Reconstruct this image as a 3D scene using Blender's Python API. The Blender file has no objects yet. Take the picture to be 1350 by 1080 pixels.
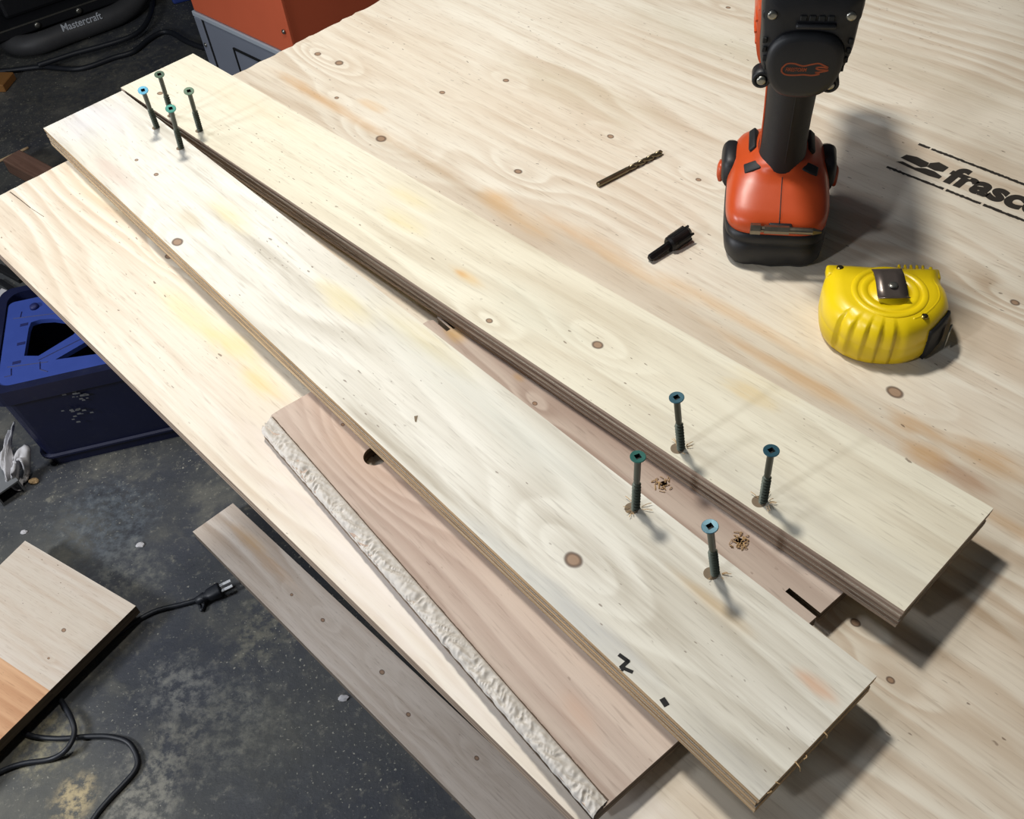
import bpy, bmesh, math, random
import numpy as np
from mathutils import Vector, Matrix, noise as mnoise

random.seed(7)
scene = bpy.context.scene
COL = scene.collection
TOP = 0.72          # height of the plywood sheet's top face above the floor

# ------------------------------------------------------------------ camera
CF = 1293.8
CFW = Vector((0.0, 0.65512844, -0.75551752))
CR = Vector((0.99321139, -0.08788438, -0.07620678))
CU = Vector((0.11632341, 0.75038861, 0.65068103))
CAMZ = 0.49
cam_data = bpy.data.cameras.new('camera')
cam = bpy.data.objects.new('camera', cam_data)
COL.objects.link(cam)
m = Matrix((CR, CU, -CFW)).transposed().to_4x4()
m.translation = Vector((0, 0, TOP + CAMZ))
cam.matrix_world = m
cam_data.sensor_width = 36
cam_data.lens = CF / 1350 * 36
cam_data.clip_start = 0.02
scene.camera = cam

# ------------------------------------------------------------------ world, lights, exposure
w = bpy.data.worlds.new('world')
scene.world = w
w.use_nodes = True
w.node_tree.nodes['Background'].inputs[0].default_value = (0.80, 0.90, 1.0, 1)
w.node_tree.nodes['Background'].inputs[1].default_value = 0.045


def area(name, loc, target, size, power, col):
    d = bpy.data.lights.new(name, 'AREA')
    d.shape = 'DISK'
    d.size = size
    d.energy = power
    d.color = col
    o = bpy.data.objects.new(name, d)
    COL.objects.link(o)
    o.location = loc
    v = Vector(target) - Vector(loc)
    o.rotation_euler = v.to_track_quat('-Z', 'Y').to_euler()
    return o


area('ceiling_lamp', (-0.163, 0.83, TOP + 1.15), (-0.05, 0.55, TOP), 0.14, 11.9, (1.0, 0.96, 0.88))
area('far_fill_light', (-1.05, 1.10, TOP + 1.6), (-0.45, 0.75, 0.2), 0.5, 4.6, (0.88, 0.93, 1.0)).data.spread = math.radians(120)  # added soft fill for the floor and far left, not a known lamp
area('low_floor_fill', (-1.7, 0.35, 1.0), (-0.4, 0.65, 0.0), 0.35, 19.0, (0.92, 0.95, 1.0))  # added low fill to brighten the boards on the floor, no real lamp
d = bpy.data.lights.new('side_lamp', 'SPOT')
d.energy = 42.0
d.color = (0.88, 0.93, 1.0)
d.spot_size = math.radians(44)
d.spot_blend = 1.0
d.shadow_soft_size = 0.07
o = bpy.data.objects.new('side_lamp', d)
COL.objects.link(o)
o.location = (-1.42, -0.46, TOP + 1.0)
o.rotation_euler = (Vector((-0.12, 0.56, TOP)) - Vector(o.location)).to_track_quat('-Z', 'Y').to_euler()
vs = scene.view_settings
vs.view_transform = 'Standard'
vs.look = 'None'
vs.exposure = 0.0
vs.gamma = 1.0
vs.use_curve_mapping = False

# ------------------------------------------------------------------ pixel -> place helpers
ORG = Vector((-0.44878517, 0.71545396))     # corner of the plywood sheet
SD = Vector((0.63427259, -0.77310949))      # along the sheet
SN = Vector((0.77310949, 0.63427259))       # across the sheet
SLOPE = 0.02
PT = 0.018


def ray(x, y):
    return CFW + CR * ((x - 675) / CF) - CU * ((y - 540) / CF)


def at(x, y, z=0.0):
    """point on the level z (z=0 sheet top, floor=-TOP)"""
    d = ray(x, y)
    t = (z - CAMZ) / d.z
    return Vector((t * d.x, t * d.y, z + TOP))


def fl(x, y, dz=0.0):
    return at(x, y, -TOP + dz)


def atp(x, y, off):
    """point on the slightly tilted plane the two long boards lie on"""
    d = ray(x, y)
    c = ORG.dot(SD)
    t = (off - CAMZ - SLOPE * c * -1 * -1) if False else (off - CAMZ + SLOPE * (0 - c)) / (d.z - SLOPE * (d.x * SD.x + d.y * SD.y))
    return Vector((t * d.x, t * d.y, CAMZ + t * d.z + TOP))


def project(P):
    v = Vector(P) - Vector((0, 0, TOP + CAMZ))
    dd = v.dot(CFW)
    return 675 + CF * v.dot(CR) / dd, 540 - CF * v.dot(CU) / dd


def rise(P, y):
    a, b = 0.0, 2.0
    for _ in range(40):
        mm = (a + b) / 2
        if project(Vector(P) + Vector((0, 0, mm)))[1] > y:
            a = mm
        else:
            b = mm
    return a


# ------------------------------------------------------------------ object helpers
def link(name, me, mat=None, parent=None, smooth=False):
    o = bpy.data.objects.new(name, me)
    COL.objects.link(o)
    if mat is not None:
        for mm in (mat if isinstance(mat, (list, tuple)) else [mat]):
            me.materials.append(mm)
    if parent is not None:
        o.parent = parent
    if smooth:
        for p in me.polygons:
            p.use_smooth = True
    return o


def obj(name, bm, mat=None, parent=None, smooth=False, matrix=None):
    bmesh.ops.recalc_face_normals(bm, faces=bm.faces)
    me = bpy.data.meshes.new(name)
    bm.to_mesh(me)
    bm.free()
    o = link(name, me, mat, parent, smooth)
    if matrix is not None:
        o.matrix_local = matrix
    return o


def thing(name, label, cat, matrix=None, group=None):
    o = bpy.data.objects.new(name, None)
    COL.objects.link(o)
    o.empty_display_size = 0.02
    if matrix is not None:
        o.matrix_world = matrix
    return tag(o, label, cat, group)


def tag(o, label, cat, group=None):
    o['label'] = label
    o['category'] = cat
    if group:
        o['group'] = group
    return o


def frame(x, y, origin, z=None):
    """4x4 matrix with axes x,y and z=x×y"""
    x = Vector(x).normalized()
    z = Vector(z) if z is not None else x.cross(Vector(y))
    z.normalize()
    y = z.cross(x).normalized()
    mm = Matrix((x, y, z)).transposed().to_4x4()
    mm.translation = Vector(origin)
    return mm


def v3(v, z=0.0):
    return Vector((v[0], v[1], z))


def add_box(bm, x0, x1, y0, y1, z0, z1, mat=0):
    vs_ = [bm.verts.new(p) for p in ((x0, y0, z0), (x1, y0, z0), (x1, y1, z0), (x0, y1, z0),
                                     (x0, y0, z1), (x1, y0, z1), (x1, y1, z1), (x0, y1, z1))]
    fs = []
    for q in ((3, 2, 1, 0), (4, 5, 6, 7), (0, 1, 5, 4), (1, 2, 6, 5), (2, 3, 7, 6), (3, 0, 4, 7)):
        f = bm.faces.new([vs_[i] for i in q])
        f.material_index = mat
        fs.append(f)
    return fs


def bbox(x0, x1, y0, y1, z0, z1, bev=0.0, seg=2):
    bm = bmesh.new()
    add_box(bm, x0, x1, y0, y1, z0, z1)
    if bev:
        bmesh.ops.bevel(bm, geom=bm.edges[:], offset=bev, segments=seg, affect='EDGES', profile=0.5)
    return bm


def add_cyl(bm, p0, p1, r0, r1=None, n=20, caps=True):
    r1 = r0 if r1 is None else r1
    p0, p1 = Vector(p0), Vector(p1)
    d = (p1 - p0).normalized()
    a = d.orthogonal().normalized()
    b = d.cross(a)
    A, B = [], []
    for i in range(n):
        t = 2 * math.pi * i / n
        e = a * math.cos(t) + b * math.sin(t)
        A.append(bm.verts.new(p0 + e * r0))
        B.append(bm.verts.new(p1 + e * r1))
    for i in range(n):
        j = (i + 1) % n
        bm.faces.new((A[i], A[j], B[j], B[i]))
    if caps:
        bm.faces.new(A[::-1])
        bm.faces.new(B)


def add_lathe(bm, prof, n=24, origin=(0, 0, 0), axis='Z'):
    """prof: list of (r, h)"""
    o = Vector(origin)
    rings = []
    for r, h in prof:
        ring = []
        for i in range(n):
            t = 2 * math.pi * i / n
            p = Vector((r * math.cos(t), r * math.sin(t), h))
            if axis == 'Y':
                p = Vector((p.x, p.z, p.y))
            ring.append(bm.verts.new(o + p))
        rings.append(ring)
    for a, b in zip(rings, rings[1:]):
        for i in range(n):
            j = (i + 1) % n
            bm.faces.new((a[i], a[j], b[j], b[i]))
    bm.faces.new(rings[0][::-1])
    bm.faces.new(rings[-1])


def add_loft(bm, secs, axis='Z', n=40, mod=None):
    """secs: (pos, cx, cy, a, b, exponent).  superellipse sections stacked along an axis"""
    rings = []
    for k, (h, cx, cy, a, b, e) in enumerate(secs):
        ring = []
        for i in range(n):
            t = 2 * math.pi * i / n
            c, s = math.cos(t), math.sin(t)
            x = math.copysign(abs(c) ** (2 / e), c) * a
            y = math.copysign(abs(s) ** (2 / e), s) * b
            if mod:
                x, y = mod(k, t, x, y)
            p = (cx + x, cy + y, h) if axis == 'Z' else (cx + x, h, cy + y)
            ring.append(bm.verts.new(p))
        rings.append(ring)
    for a, b in zip(rings, rings[1:]):
        for i in range(n):
            j = (i + 1) % n
            bm.faces.new((a[i], a[j], b[j], b[i]))
    bm.faces.new(rings[0][::-1])
    bm.faces.new(rings[-1])


def catmull(pts, k=8):
    pts = [Vector(p) for p in pts]
    P = [pts[0] * 2 - pts[1]] + pts + [pts[-1] * 2 - pts[-2]]
    out = []
    for i in range(1, len(P) - 2):
        for j in range(k):
            t = j / k
            a, b, c, d = P[i - 1], P[i], P[i + 1], P[i + 2]
            out.append(0.5 * ((2 * b) + (c - a) * t + (2 * a - 5 * b + 4 * c - d) * t * t + (3 * b - a - 3 * c + d) * t ** 3))
    out.append(pts[-1])
    return out


def add_tube(bm, pts, r, n=10, k=8, flat=1.0):
    P = catmull(pts, k) if k > 1 else [Vector(p) for p in pts]
    rings = []
    for i, p in enumerate(P):
        d = (P[min(i + 1, len(P) - 1)] - P[max(i - 1, 0)]).normalized()
        a = d.cross(Vector((0, 0, 1)))
        if a.length < 1e-3:
            a = Vector((1, 0, 0))
        a.normalize()
        b = a.cross(d)
        rr = r(i / (len(P) - 1)) if callable(r) else r
        rings.append([bm.verts.new(p + a * math.cos(2 * math.pi * j / n) * rr + b * math.sin(2 * math.pi * j / n) * rr * flat) for j in range(n)])
    for A, B in zip(rings, rings[1:]):
        for i in range(n):
            j = (i + 1) % n
            bm.faces.new((A[i], A[j], B[j], B[i]))
    bm.faces.new(rings[0][::-1])
    bm.faces.new(rings[-1])


def plate_mesh(name, outer, holes, z0, z1):
    """a flat slab with real cut-outs, from polygon outlines"""
    cu = bpy.data.curves.new(name, 'CURVE')
    cu.dimensions = '2D'
    cu.fill_mode = 'BOTH'
    for poly in [outer] + list(holes):
        sp = cu.splines.new('POLY')
        sp.points.add(len(poly) - 1)
        for i, p in enumerate(poly):
            sp.points[i].co = (p[0], p[1], 0, 1)
        sp.use_cyclic_u = True
    cu.extrude = (z1 - z0) / 2
    t = bpy.data.objects.new('tmp', cu)
    COL.objects.link(t)
    dg = bpy.context.evaluated_depsgraph_get()
    me = bpy.data.meshes.new_from_object(t.evaluated_get(dg))
    bpy.data.objects.remove(t)
    me.name = name
    me.transform(Matrix.Translation((0, 0, (z0 + z1) / 2)))
    me.materials.clear()
    return me


def text_mesh(name, body, size, extrude=0.0001, offset=0.0, shear=0.0, spacing=1.0, sx=1.0):
    cu = bpy.data.curves.new(name, 'FONT')
    cu.body = body
    cu.size = size
    cu.extrude = extrude
    cu.offset = offset
    cu.shear = shear
    cu.space_character = spacing
    t = bpy.data.objects.new('tmp', cu)
    COL.objects.link(t)
    dg = bpy.context.evaluated_depsgraph_get()
    me = bpy.data.meshes.new_from_object(t.evaluated_get(dg))
    bpy.data.objects.remove(t)
    me.name = name
    me.materials.clear()
    me.transform(Matrix.Diagonal((sx, 1, 1, 1)))
    return me


# ------------------------------------------------------------------ materials
def lin(c):
    return tuple((v / 255 / 12.92) if v / 255 <= 0.04045 else ((v / 255 + 0.055) / 1.055) ** 2.4 for v in c) + (1.0,)


class NT:
    def __init__(s, name):
        s.mat = bpy.data.materials.new(name)
        s.mat.use_nodes = True
        s.t = s.mat.node_tree
        s.b = s.t.nodes['Principled BSDF']

    def n(s, kind, **kw):
        nd = s.t.nodes.new(kind)
        for k, v in kw.items():
            setattr(nd, k, v)
        return nd

    def put(s, sock, v):
        if isinstance(v, bpy.types.NodeSocket):
            s.t.links.new(v, sock)
        elif v is not None:
            sock.default_value = v

    def m(s, op, a, b=None, c=None, clamp=False):
        nd = s.n('ShaderNodeMath', operation=op)
        nd.use_clamp = clamp
        s.put(nd.inputs[0], a)
        s.put(nd.inputs[1], b)
        s.put(nd.inputs[2], c)
        return nd.outputs[0]

    def mapr(s, v, a, b, c=0.0, d=1.0, smooth=True):
        nd = s.n('ShaderNodeMapRange')
        if smooth:
            nd.interpolation_type = 'SMOOTHSTEP'
        for i, x in enumerate((v, a, b, c, d)):
            s.put(nd.inputs[i], x)
        return nd.outputs[0]

    def mix(s, f, a, b):
        nd = s.n('ShaderNodeMix', data_type='RGBA')
        s.put(nd.inputs[0], f)
        s.put(nd.inputs[6], a)
        s.put(nd.inputs[7], b)
        return nd.outputs[2]

    def coords(s):
        return s.n('ShaderNodeTexCoord')

    def mapping(s, v, scale=(1, 1, 1), loc=(0, 0, 0), rot=(0, 0, 0)):
        nd = s.n('ShaderNodeMapping')
        s.put(nd.inputs[0], v)
        nd.inputs[1].default_value = loc
        nd.inputs[2].default_value = rot
        nd.inputs[3].default_value = scale
        return nd.outputs[0]

    def noise(s, v, scale=1.0, detail=3, rough=0.5, dist=0.0):
        nd = s.n('ShaderNodeTexNoise')
        s.put(nd.inputs['Vector'], v)
        nd.inputs['Scale'].default_value = scale
        nd.inputs['Detail'].default_value = detail
        nd.inputs['Roughness'].default_value = rough
        nd.inputs['Distortion'].default_value = dist
        return nd.outputs['Fac']

    def bump(s, h, strength=0.2, dist=0.001):
        nd = s.n('ShaderNodeBump')
        nd.inputs['Strength'].default_value = strength
        nd.inputs['Distance'].default_value = dist
        s.put(nd.inputs['Height'], h)
        s.t.links.new(nd.outputs[0], s.b.inputs['Normal'])

    def done(s, col=None, rough=0.6, metal=0.0, spec=None):
        if col is not None:
            s.put(s.b.inputs['Base Color'], col)
        s.put(s.b.inputs['Roughness'], rough)
        s.put(s.b.inputs['Metallic'], metal)
        if spec is not None:
            s.b.inputs['Specular IOR Level'].default_value = spec
        return s.mat


def plain(name, rgb, rough=0.5, metal=0.0, var=0.12, scale=60, bump=0.0, dust=None):
    t = NT(name)
    tc = t.coords().outputs['Object']
    nz = t.noise(tc, scale, 4, 0.6)
    c = lin(rgb)
    dark = tuple(v * (1 - var) for v in c[:3]) + (1,)
    lite = tuple(min(1, v * (1 + var)) for v in c[:3]) + (1,)
    col = t.mix(nz, dark, lite)
    if dust:
        n2 = t.noise(tc, scale * 3, 3, 0.7)
        col = t.mix(t.mapr(n2, 0.55, 0.75, 0, 0.35), col, lin(dust))
    if bump:
        t.bump(nz, bump, 0.0005)
    r = t.m('MULTIPLY_ADD', nz, 0.15, rough - 0.07)
    return t.done(col, r, metal)


def wood(name, light, mid, dark, seed=0.0, ringk=70.0, ringamp=6.0, ringcon=0.5, knots=(), stains_tints=(), speck=0.4,
         side=None, plies=None, thick=0.018, knotcol=(150, 116, 88), streak=0.35, lowscale=(2.5, 9)):
    """sawn / rotary-peeled softwood face in object coordinates, x along the grain"""
    t = NT(name)
    tc = t.coords()
    P = tc.outputs['Object']
    sep = t.n('ShaderNodeSeparateXYZ')
    t.put(sep.inputs[0], P)
    X, Y, Z = sep.outputs
    warp = t.noise(t.mapping(P, (lowscale[0], lowscale[1], 2), (seed, seed * 1.7, 0)), 1.0, 2, 0.45)
    h = t.m('ADD', t.m('MULTIPLY', Y, ringk), t.m('MULTIPLY', warp, ringamp))
    kmask = None
    kr0 = None
    kd = []
    wob = t.noise(t.mapping(P, (60, 60, 60), (seed, 0, 0)), 1.0, 2, 0.5)
    for (kx, ky, kr) in knots:
        dx = t.m('MULTIPLY', t.m('SUBTRACT', X, kx), 0.80)
        dy = t.m('SUBTRACT', Y, ky)
        d2 = t.m('ADD', t.m('MULTIPLY', dx, dx), t.m('MULTIPLY', dy, dy))
        kr = kr * 0.62
        d = t.m('SQRT', d2)
        dn = t.m('ADD', t.m('DIVIDE', d, kr), t.m('MULTIPLY_ADD', wob, 0.8, -0.4))
        # growth rings bend round the knot
        dxl = t.m('MULTIPLY', dx, 0.45)
        dl = t.m('ADD', t.m('MULTIPLY', dxl, dxl), t.m('MULTIPLY', dy, dy))
        g = t.m('POWER', 2.718, t.m('MULTIPLY', dl, -1 / (kr * 4.6) ** 2))
        h = t.m('ADD', h, t.m('MULTIPLY', g, min(4.0, 0.3 + kr * 620)))
        body = t.mapr(dn, 0.75, 1.15, 1, 0)
        rim = t.m('MULTIPLY', t.mapr(dn, 0.6, 0.95, 0, 1), t.mapr(dn, 1.0, 1.35, 1, 0))
        kd.append((body, rim))
    saw = t.m('FRACT', h)
    ring = t.m('MULTIPLY', t.mapr(saw, 0.0, 0.75), t.mapr(saw, 0.8, 1.0, 1, 0))
    patch = t.noise(t.mapping(P, (3, 10, 1), (seed + 9, 0, 0)), 1.0, 2, 0.5)
    ring = t.m('MULTIPLY', ring, t.mapr(patch, 0.35, 0.7, 0.15, 1.0))
    fib = t.noise(t.mapping(P, (14, 420, 14), (0, seed, 0)), 1.0, 3, 0.6)
    strk = t.noise(t.mapping(P, (5, 75, 5), (seed, 3, 0)), 1.0, 4, 0.62)
    blot = t.noise(t.mapping(P, (4, 11, 4), (seed * 2, 5, 0)), 1.0, 3, 0.5)
    col = t.mix(t.mapr(blot, 0.3, 0.7), lin(light), lin(mid))
    col = t.mix(t.m('MULTIPLY', ring, ringcon), col, lin(dark))
    col = t.mix(t.m('MULTIPLY', t.mapr(strk, 0.48, 0.75), streak), col, lin(dark))
    col = t.mix(t.m('MULTIPLY', t.mapr(fib, 0.4, 0.85), 0.20), col, lin([v * 0.82 for v in dark]))
    pore = t.noise(t.mapping(P, (45, 560, 45), (seed, 6, 0)), 1.0, 2, 0.5)
    col = t.mix(t.mapr(pore, 0.56, 0.76, 0, 0.30), col, lin([v * 0.80 for v in dark]))
    edge = t.noise(t.mapping(P, (18, 55, 18), (seed, 8, 0)), 1.0, 3, 0.6)
    brk = t.mapr(strk, 0.30, 0.62, 0.45, 1.0)
    for (sx, sy, rx, ry, c, st) in stains_tints:
        dx = t.m('DIVIDE', t.m('SUBTRACT', X, sx), rx)
        dy = t.m('DIVIDE', t.m('SUBTRACT', Y, sy), ry)
        d = t.m('SQRT', t.m('ADD', t.m('MULTIPLY', dx, dx), t.m('MULTIPLY', dy, dy)))
        d = t.m('ADD', d, t.m('MULTIPLY_ADD', edge, 1.4, -0.7))
        col = t.mix(t.m('MULTIPLY', t.mapr(d, 0.15, 1.25, st * 0.85, 0), brk), col, lin(c))
    # tiny dark resin flecks
    sp = t.noise(t.mapping(P, (150, 420, 150), (seed, 2, 0)), 1.0, 1, 0.4)
    sp2 = t.noise(t.mapping(P, (12, 20, 12), (seed, 4, 0)), 1.0, 1, 0.4)
    fleck = t.m('MULTIPLY', t.mapr(sp, 0.71, 0.76), t.mapr(sp2, 0.48, 0.62, 0, 1))
    col = t.mix(t.m('MULTIPLY', fleck, speck), col, lin((95, 70, 52)))
    for body, rim in kd:
        col = t.mix(t.m('MULTIPLY', body, 0.85), col, lin(knotcol))
        col = t.mix(t.m('MULTIPLY', rim, 0.75), col, lin((78, 54, 40)))
    if side:
        # plies on the edges: alternating long-grain and end-grain layers
        nsep = t.n('ShaderNodeSeparateXYZ')
        t.put(nsep.inputs[0], tc.outputs['Normal'])
        isside = t.mapr(t.m('ABSOLUTE', nsep.outputs[2]), 0.3, 0.7, 1, 0)
        s1 = t.noise(t.mapping(P, (10, 10, 260), (seed, 0, 0)), 1.0, 3, 0.6)
        s2 = t.noise(t.mapping(P, (28, 28, 320), (seed, 0, 0)), 1.0, 3, 0.6)
        ca = t.mix(t.mapr(s1, 0.35, 0.7), lin(side[0]), lin(side[1]))
        cb = t.mix(t.mapr(s2, 0.4, 0.7), lin(side[1]), lin(side[2]))
        if plies:
            band = t.m('FRACT', t.m('MULTIPLY', t.m('DIVIDE', Z, -thick), plies / 2))
            sc = t.mix(t.mapr(band, 0.46, 0.54), ca, cb)
            glue = t.m('FRACT', t.m('MULTIPLY', t.m('DIVIDE', Z, -thick), plies))
            sc = t.mix(t.mapr(glue, 0.90, 0.97, 0, 0.25), sc, lin([v * 0.6 for v in side[2]]))
        else:
            sc = ca
        col = t.mix(isside, col, sc)
    hgt = t.m('ADD', t.m('MULTIPLY', fib, 0.6), t.m('MULTIPLY', strk, 0.6))
    t.bump(hgt, 0.22, 0.0006)
    return t.done(col, 0.72, spec=0.25)


PINK = (199, 178, 160)
M = {}
M['green_head'] = plain('green_coating', (38, 96, 88), 0.35, 0.35)
M['blue_head'] = plain('blue_green_coating', (44, 84, 98), 0.33, 0.35)
M['grey_head'] = plain('grey_green_coating', (96, 118, 100), 0.35, 0.4)
M['bright_head'] = plain('bright_blue_coating', (90, 160, 190), 0.3, 0.35)
M['teal_head'] = plain('teal_coating', (70, 140, 128), 0.3, 0.35)
M['shank'] = plain('dark_olive_coating', (50, 56, 46), 0.4, 0.1)
M['thread'] = plain('olive_thread_coating', (92, 98, 86), 0.45, 0.1)
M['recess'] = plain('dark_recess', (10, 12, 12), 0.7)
M['black'] = plain('black_plastic', (20, 21, 25), 0.5, 0, 0.2, 90, 0.15)
M['rubber'] = plain('black_rubber', (15, 16, 19), 0.62, 0, 0.15, 200, 0.2)
M['orange'] = plain('orange_plastic', (186, 72, 30), 0.36, 0, 0.08, 60)
M['orange_dim'] = plain('orange_ink', (140, 62, 28), 0.55, 0, 0.2, 300)
M['steel'] = plain('steel', (150, 148, 140), 0.3, 0.9, 0.15, 200)
M['bright'] = plain('bright_steel', (235, 235, 235), 0.35, 0.4, 0.05, 100)
M['darksteel'] = plain('dark_steel', (128, 120, 106), 0.34, 0.9, 0.2, 300)
M['bitsteel'] = plain('drill_bit_steel', (120, 110, 88), 0.3, 0.85, 0.2, 300)
M['blacksteel'] = plain('black_oxide_steel', (26, 25, 26), 0.4, 0.5, 0.2, 300)
M['yellow'] = plain('yellow_plastic', (232, 200, 14), 0.33, 0, 0.05, 50)
M['yellow2'] = plain('yellow_plastic_ribs', (226, 190, 12), 0.38, 0, 0.06, 50)
M['chrome'] = plain('worn_chrome', (104, 94, 88), 0.3, 0.65, 0.15, 60)
M['brass'] = plain('brass_screw', (150, 132, 70), 0.25, 1.0, 0.1, 200)
M['caulk'] = plain('beige_caulk', (200, 193, 184), 0.6, 0, 0.10, 300, 0.2)
M['caulk_gap'] = plain('dark_seam', (94, 76, 62), 0.8)
M['ink'] = plain('worn_black_ink', (46, 40, 34), 0.7, 0, 0.4, 400)
M['cable'] = plain('black_cable', (24, 27, 34), 0.5)
M['navy'] = plain('navy_plastic', (14, 20, 52), 0.45, 0, 0.2, 30, 0, (40, 44, 60))
M['blue'] = plain('blue_plastic', (52, 72, 146), 0.42, 0, 0.12, 30)
M['blueline'] = plain('dark_blue_groove', (20, 30, 86), 0.6)
M['cabinet_orange'] = plain('orange_enamel', (232, 112, 76), 0.38, 0.0, 0.06, 12)
M['cabinet_grey'] = plain('grey_enamel', (140, 146, 160), 0.4, 0.1, 0.10, 14)
M['cabinet_light'] = plain('pale_grey_lip', (190, 198, 208), 0.4, 0.1, 0.1, 14)
M['cloth'] = plain('grey_cloth', (190, 188, 190), 0.9, 0, 0.15, 80, 0.3)
M['greybox'] = plain('grey_metal', (118, 120, 122), 0.5, 0.2)
M['white_print'] = plain('white_print', (176, 180, 186), 0.6)
M['hole'] = plain('dark_bore', (40, 28, 20), 0.9)
M['bore'] = plain('brown_bore', (124, 108, 88), 0.9, 0, 0.2, 500)
M['shaving'] = plain('wood_shaving', (196, 164, 120), 0.8, 0, 0.25, 500)
M['charred'] = plain('black_mark', (24, 22, 22), 0.8)

# ------------------------------------------------------------------ floor
t = NT('stained_concrete')
P = t.coords().outputs['Object']
big = t.noise(P, 2.2, 5, 0.55, 0.6)
med = t.noise(P, 9, 6, 0.65, 0.4)
fin = t.noise(P, 60, 5, 0.7)
spk = t.noise(P, 210, 2, 0.5)
spk2 = t.noise(P, 5, 3, 0.6)
col = t.mix(t.mapr(big, 0.35, 0.65), lin((54, 57, 65)), lin((80, 80, 75)))
col = t.mix(t.mapr(med, 0.50, 0.72, 0, 0.8), col, lin((108, 106, 97)))
col = t.mix(t.mapr(med, 0.46, 0.28, 0, 0.6), col, lin((42, 45, 53)))
col = t.mix(t.mapr(fin, 0.54, 0.74, 0, 0.6), col, lin((140, 136, 122)))
col = t.mix(t.m('MULTIPLY', t.mapr(spk, 0.64, 0.72, 0, 0.8), t.mapr(spk2, 0.42, 0.6, 0.1, 1)), col, lin((180, 176, 160)))
sx_ = t.n('ShaderNodeSeparateXYZ')
t.put(sx_.inputs[0], P)
for px_, py_, rr_, cc_, ss_ in ((95, 1056, .035, (196, 176, 132), .75), (62, 985, .05, (150, 142, 112), .6), (190, 1050, .06, (160, 156, 142), .55), (232, 985, .06, (150, 146, 132), .5),
                                (235, 905, .05, (150, 148, 140), .5), (345, 830, .06, (132, 128, 110), .5), (130, 690, .10, (96, 104, 112), .5), (170, 760, .06, (120, 120, 112), .4),
                                (330, 960, .07, (130, 128, 116), .45), (120, 110, .25, (92, 90, 82), .5)):
    q_ = fl(px_, py_)
    ax_ = t.m('SUBTRACT', sx_.outputs[0], q_.x)
    ay_ = t.m('SUBTRACT', sx_.outputs[1], q_.y)
    dd_ = t.m('DIVIDE', t.m('SQRT', t.m('ADD', t.m('MULTIPLY', ax_, ax_), t.m('MULTIPLY', ay_, ay_))), rr_)
    dd_ = t.m('ADD', dd_, t.m('MULTIPLY_ADD', med, 2.4, -1.2))
    f_ = t.m('MULTIPLY', t.mapr(dd_, 0.3, 1.2, ss_, 0), t.mapr(fin, 0.40, 0.60))
    col = t.mix(f_, col, lin(cc_))
t.bump(t.m('ADD', med, t.m('MULTIPLY', fin, 0.5)), 0.5, 0.004)
t.done(col, t.mapr(med, 0.3, 0.7, 0.45, 0.75))
bm = bmesh.new()
add_box(bm, -3.5, 3.5, -2.0, 5.0, -0.1, 0.0)
o = obj('floor', bm, t.mat)
o['kind'] = 'structure'
M['wall'] = plain('painted_wall', (150, 150, 146), 0.8, 0, 0.08, 3)
bm = bmesh.new()
add_box(bm, -3.5, 3.5, 5.0, 5.1, 0.0, 2.9)
o = obj('wall_back', bm, M['wall'])
o['kind'] = 'structure'
bm = bmesh.new()
add_box(bm, -3.6, -3.5, -2.0, 5.0, 0.0, 2.9)
o = obj('wall_left', bm, M['wall'])
o['kind'] = 'structure'

# ------------------------------------------------------------------ plywood sheet
MS = frame(v3(SD), v3(SN), v3(ORG, TOP))
MSi = MS.inverted()


def sl(x, y):
    p = MSi @ at(x, y, 0)
    return p.x, p.y


def K(fn, lst):
    return [(*fn(a, b), r) for a, b, r in lst]


def S(fn, lst):
    return [(*fn(a, b), rx, ry, c, s) for a, b, rx, ry, c, s in lst]


sheet_knots = K(sl, [(502, 183, .0062), (683, 226, .0045), (667, 106, .0038), (805, 180, .0036), (583, 122, .0032), (447, 83, .0055),
                     (419, 71, .0042), (921, 237, .0028), (1338, 399, .0040), (1180, 517, .0062), (1128, 821, .0030),
                     (1174, 897, .0030), (222, 338, .0040), (444, 129, .003), (960, 10, .003)])
tan, och = (222, 184, 136), (205, 160, 106)
sheet_stains_tints = S(sl, [(655, 262, .022, .010, tan, .9), (690, 290, .05, .011, tan, .6), (745, 300, .05, .008, och, .55), (800, 325, .05, .009, och, .6),
                      (850, 365, .06, .008, tan, .6), (440, 140, .10, .008, och, .6), (560, 215, .10, .007, (190, 160, 125), .6),
                      (395, 112, .06, .006, och, .5), (492, 140, .02, .007, tan, .7),
                      (960, 410, .08, .008, tan, .6), (1075, 510, .07, .008, tan, .6), (1010, 470, .08, .006, och, .45),
                      (1225, 570, .03, .006, och, .8), (1222, 600, .016, .012, och, .8), (1300, 605, .03, .012, och, .8),
                      (1275, 632, .02, .008, (170, 120, 80), .7), (1190, 560, .014, .006, och, .6),
                      (1340, 700, .06, .006, och, .6), (1330, 830, .08, .006, (150, 118, 80), .5),
                      (760, 120, .10, .03, (196, 180, 150), .5), (960, 60, .15, .03, (198, 186, 160), .5), (1200, 90, .15, .03, (196, 184, 160), .4),
                      (250, 415, .05, .014, (236, 216, 150), .6), (305, 455, .03, .012, (236, 210, 130), .6), (150, 250, .07, .02, (240, 216, 160), .55),
                      (340, 500, .03, .012, (236, 212, 140), .6), (640, 900, .2, .03, (240, 232, 224), .8), (450, 700, .2, .03, (240, 230, 222), .6)])  # last two entries whiten the strip along the sheet's near edge
M['sheet'] = wood('plywood_sheet_face', (237, 229, 213), (228, 216, 197), (184, 154, 122), seed=3.1, ringk=46, ringamp=7.5, ringcon=0.5,
                  knots=sheet_knots, stains_tints=sheet_stains_tints, speck=0.7, side=((170, 150, 130), (140, 122, 106), (104, 88, 74)), plies=5, thick=0.012)
random.seed(11)
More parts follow.
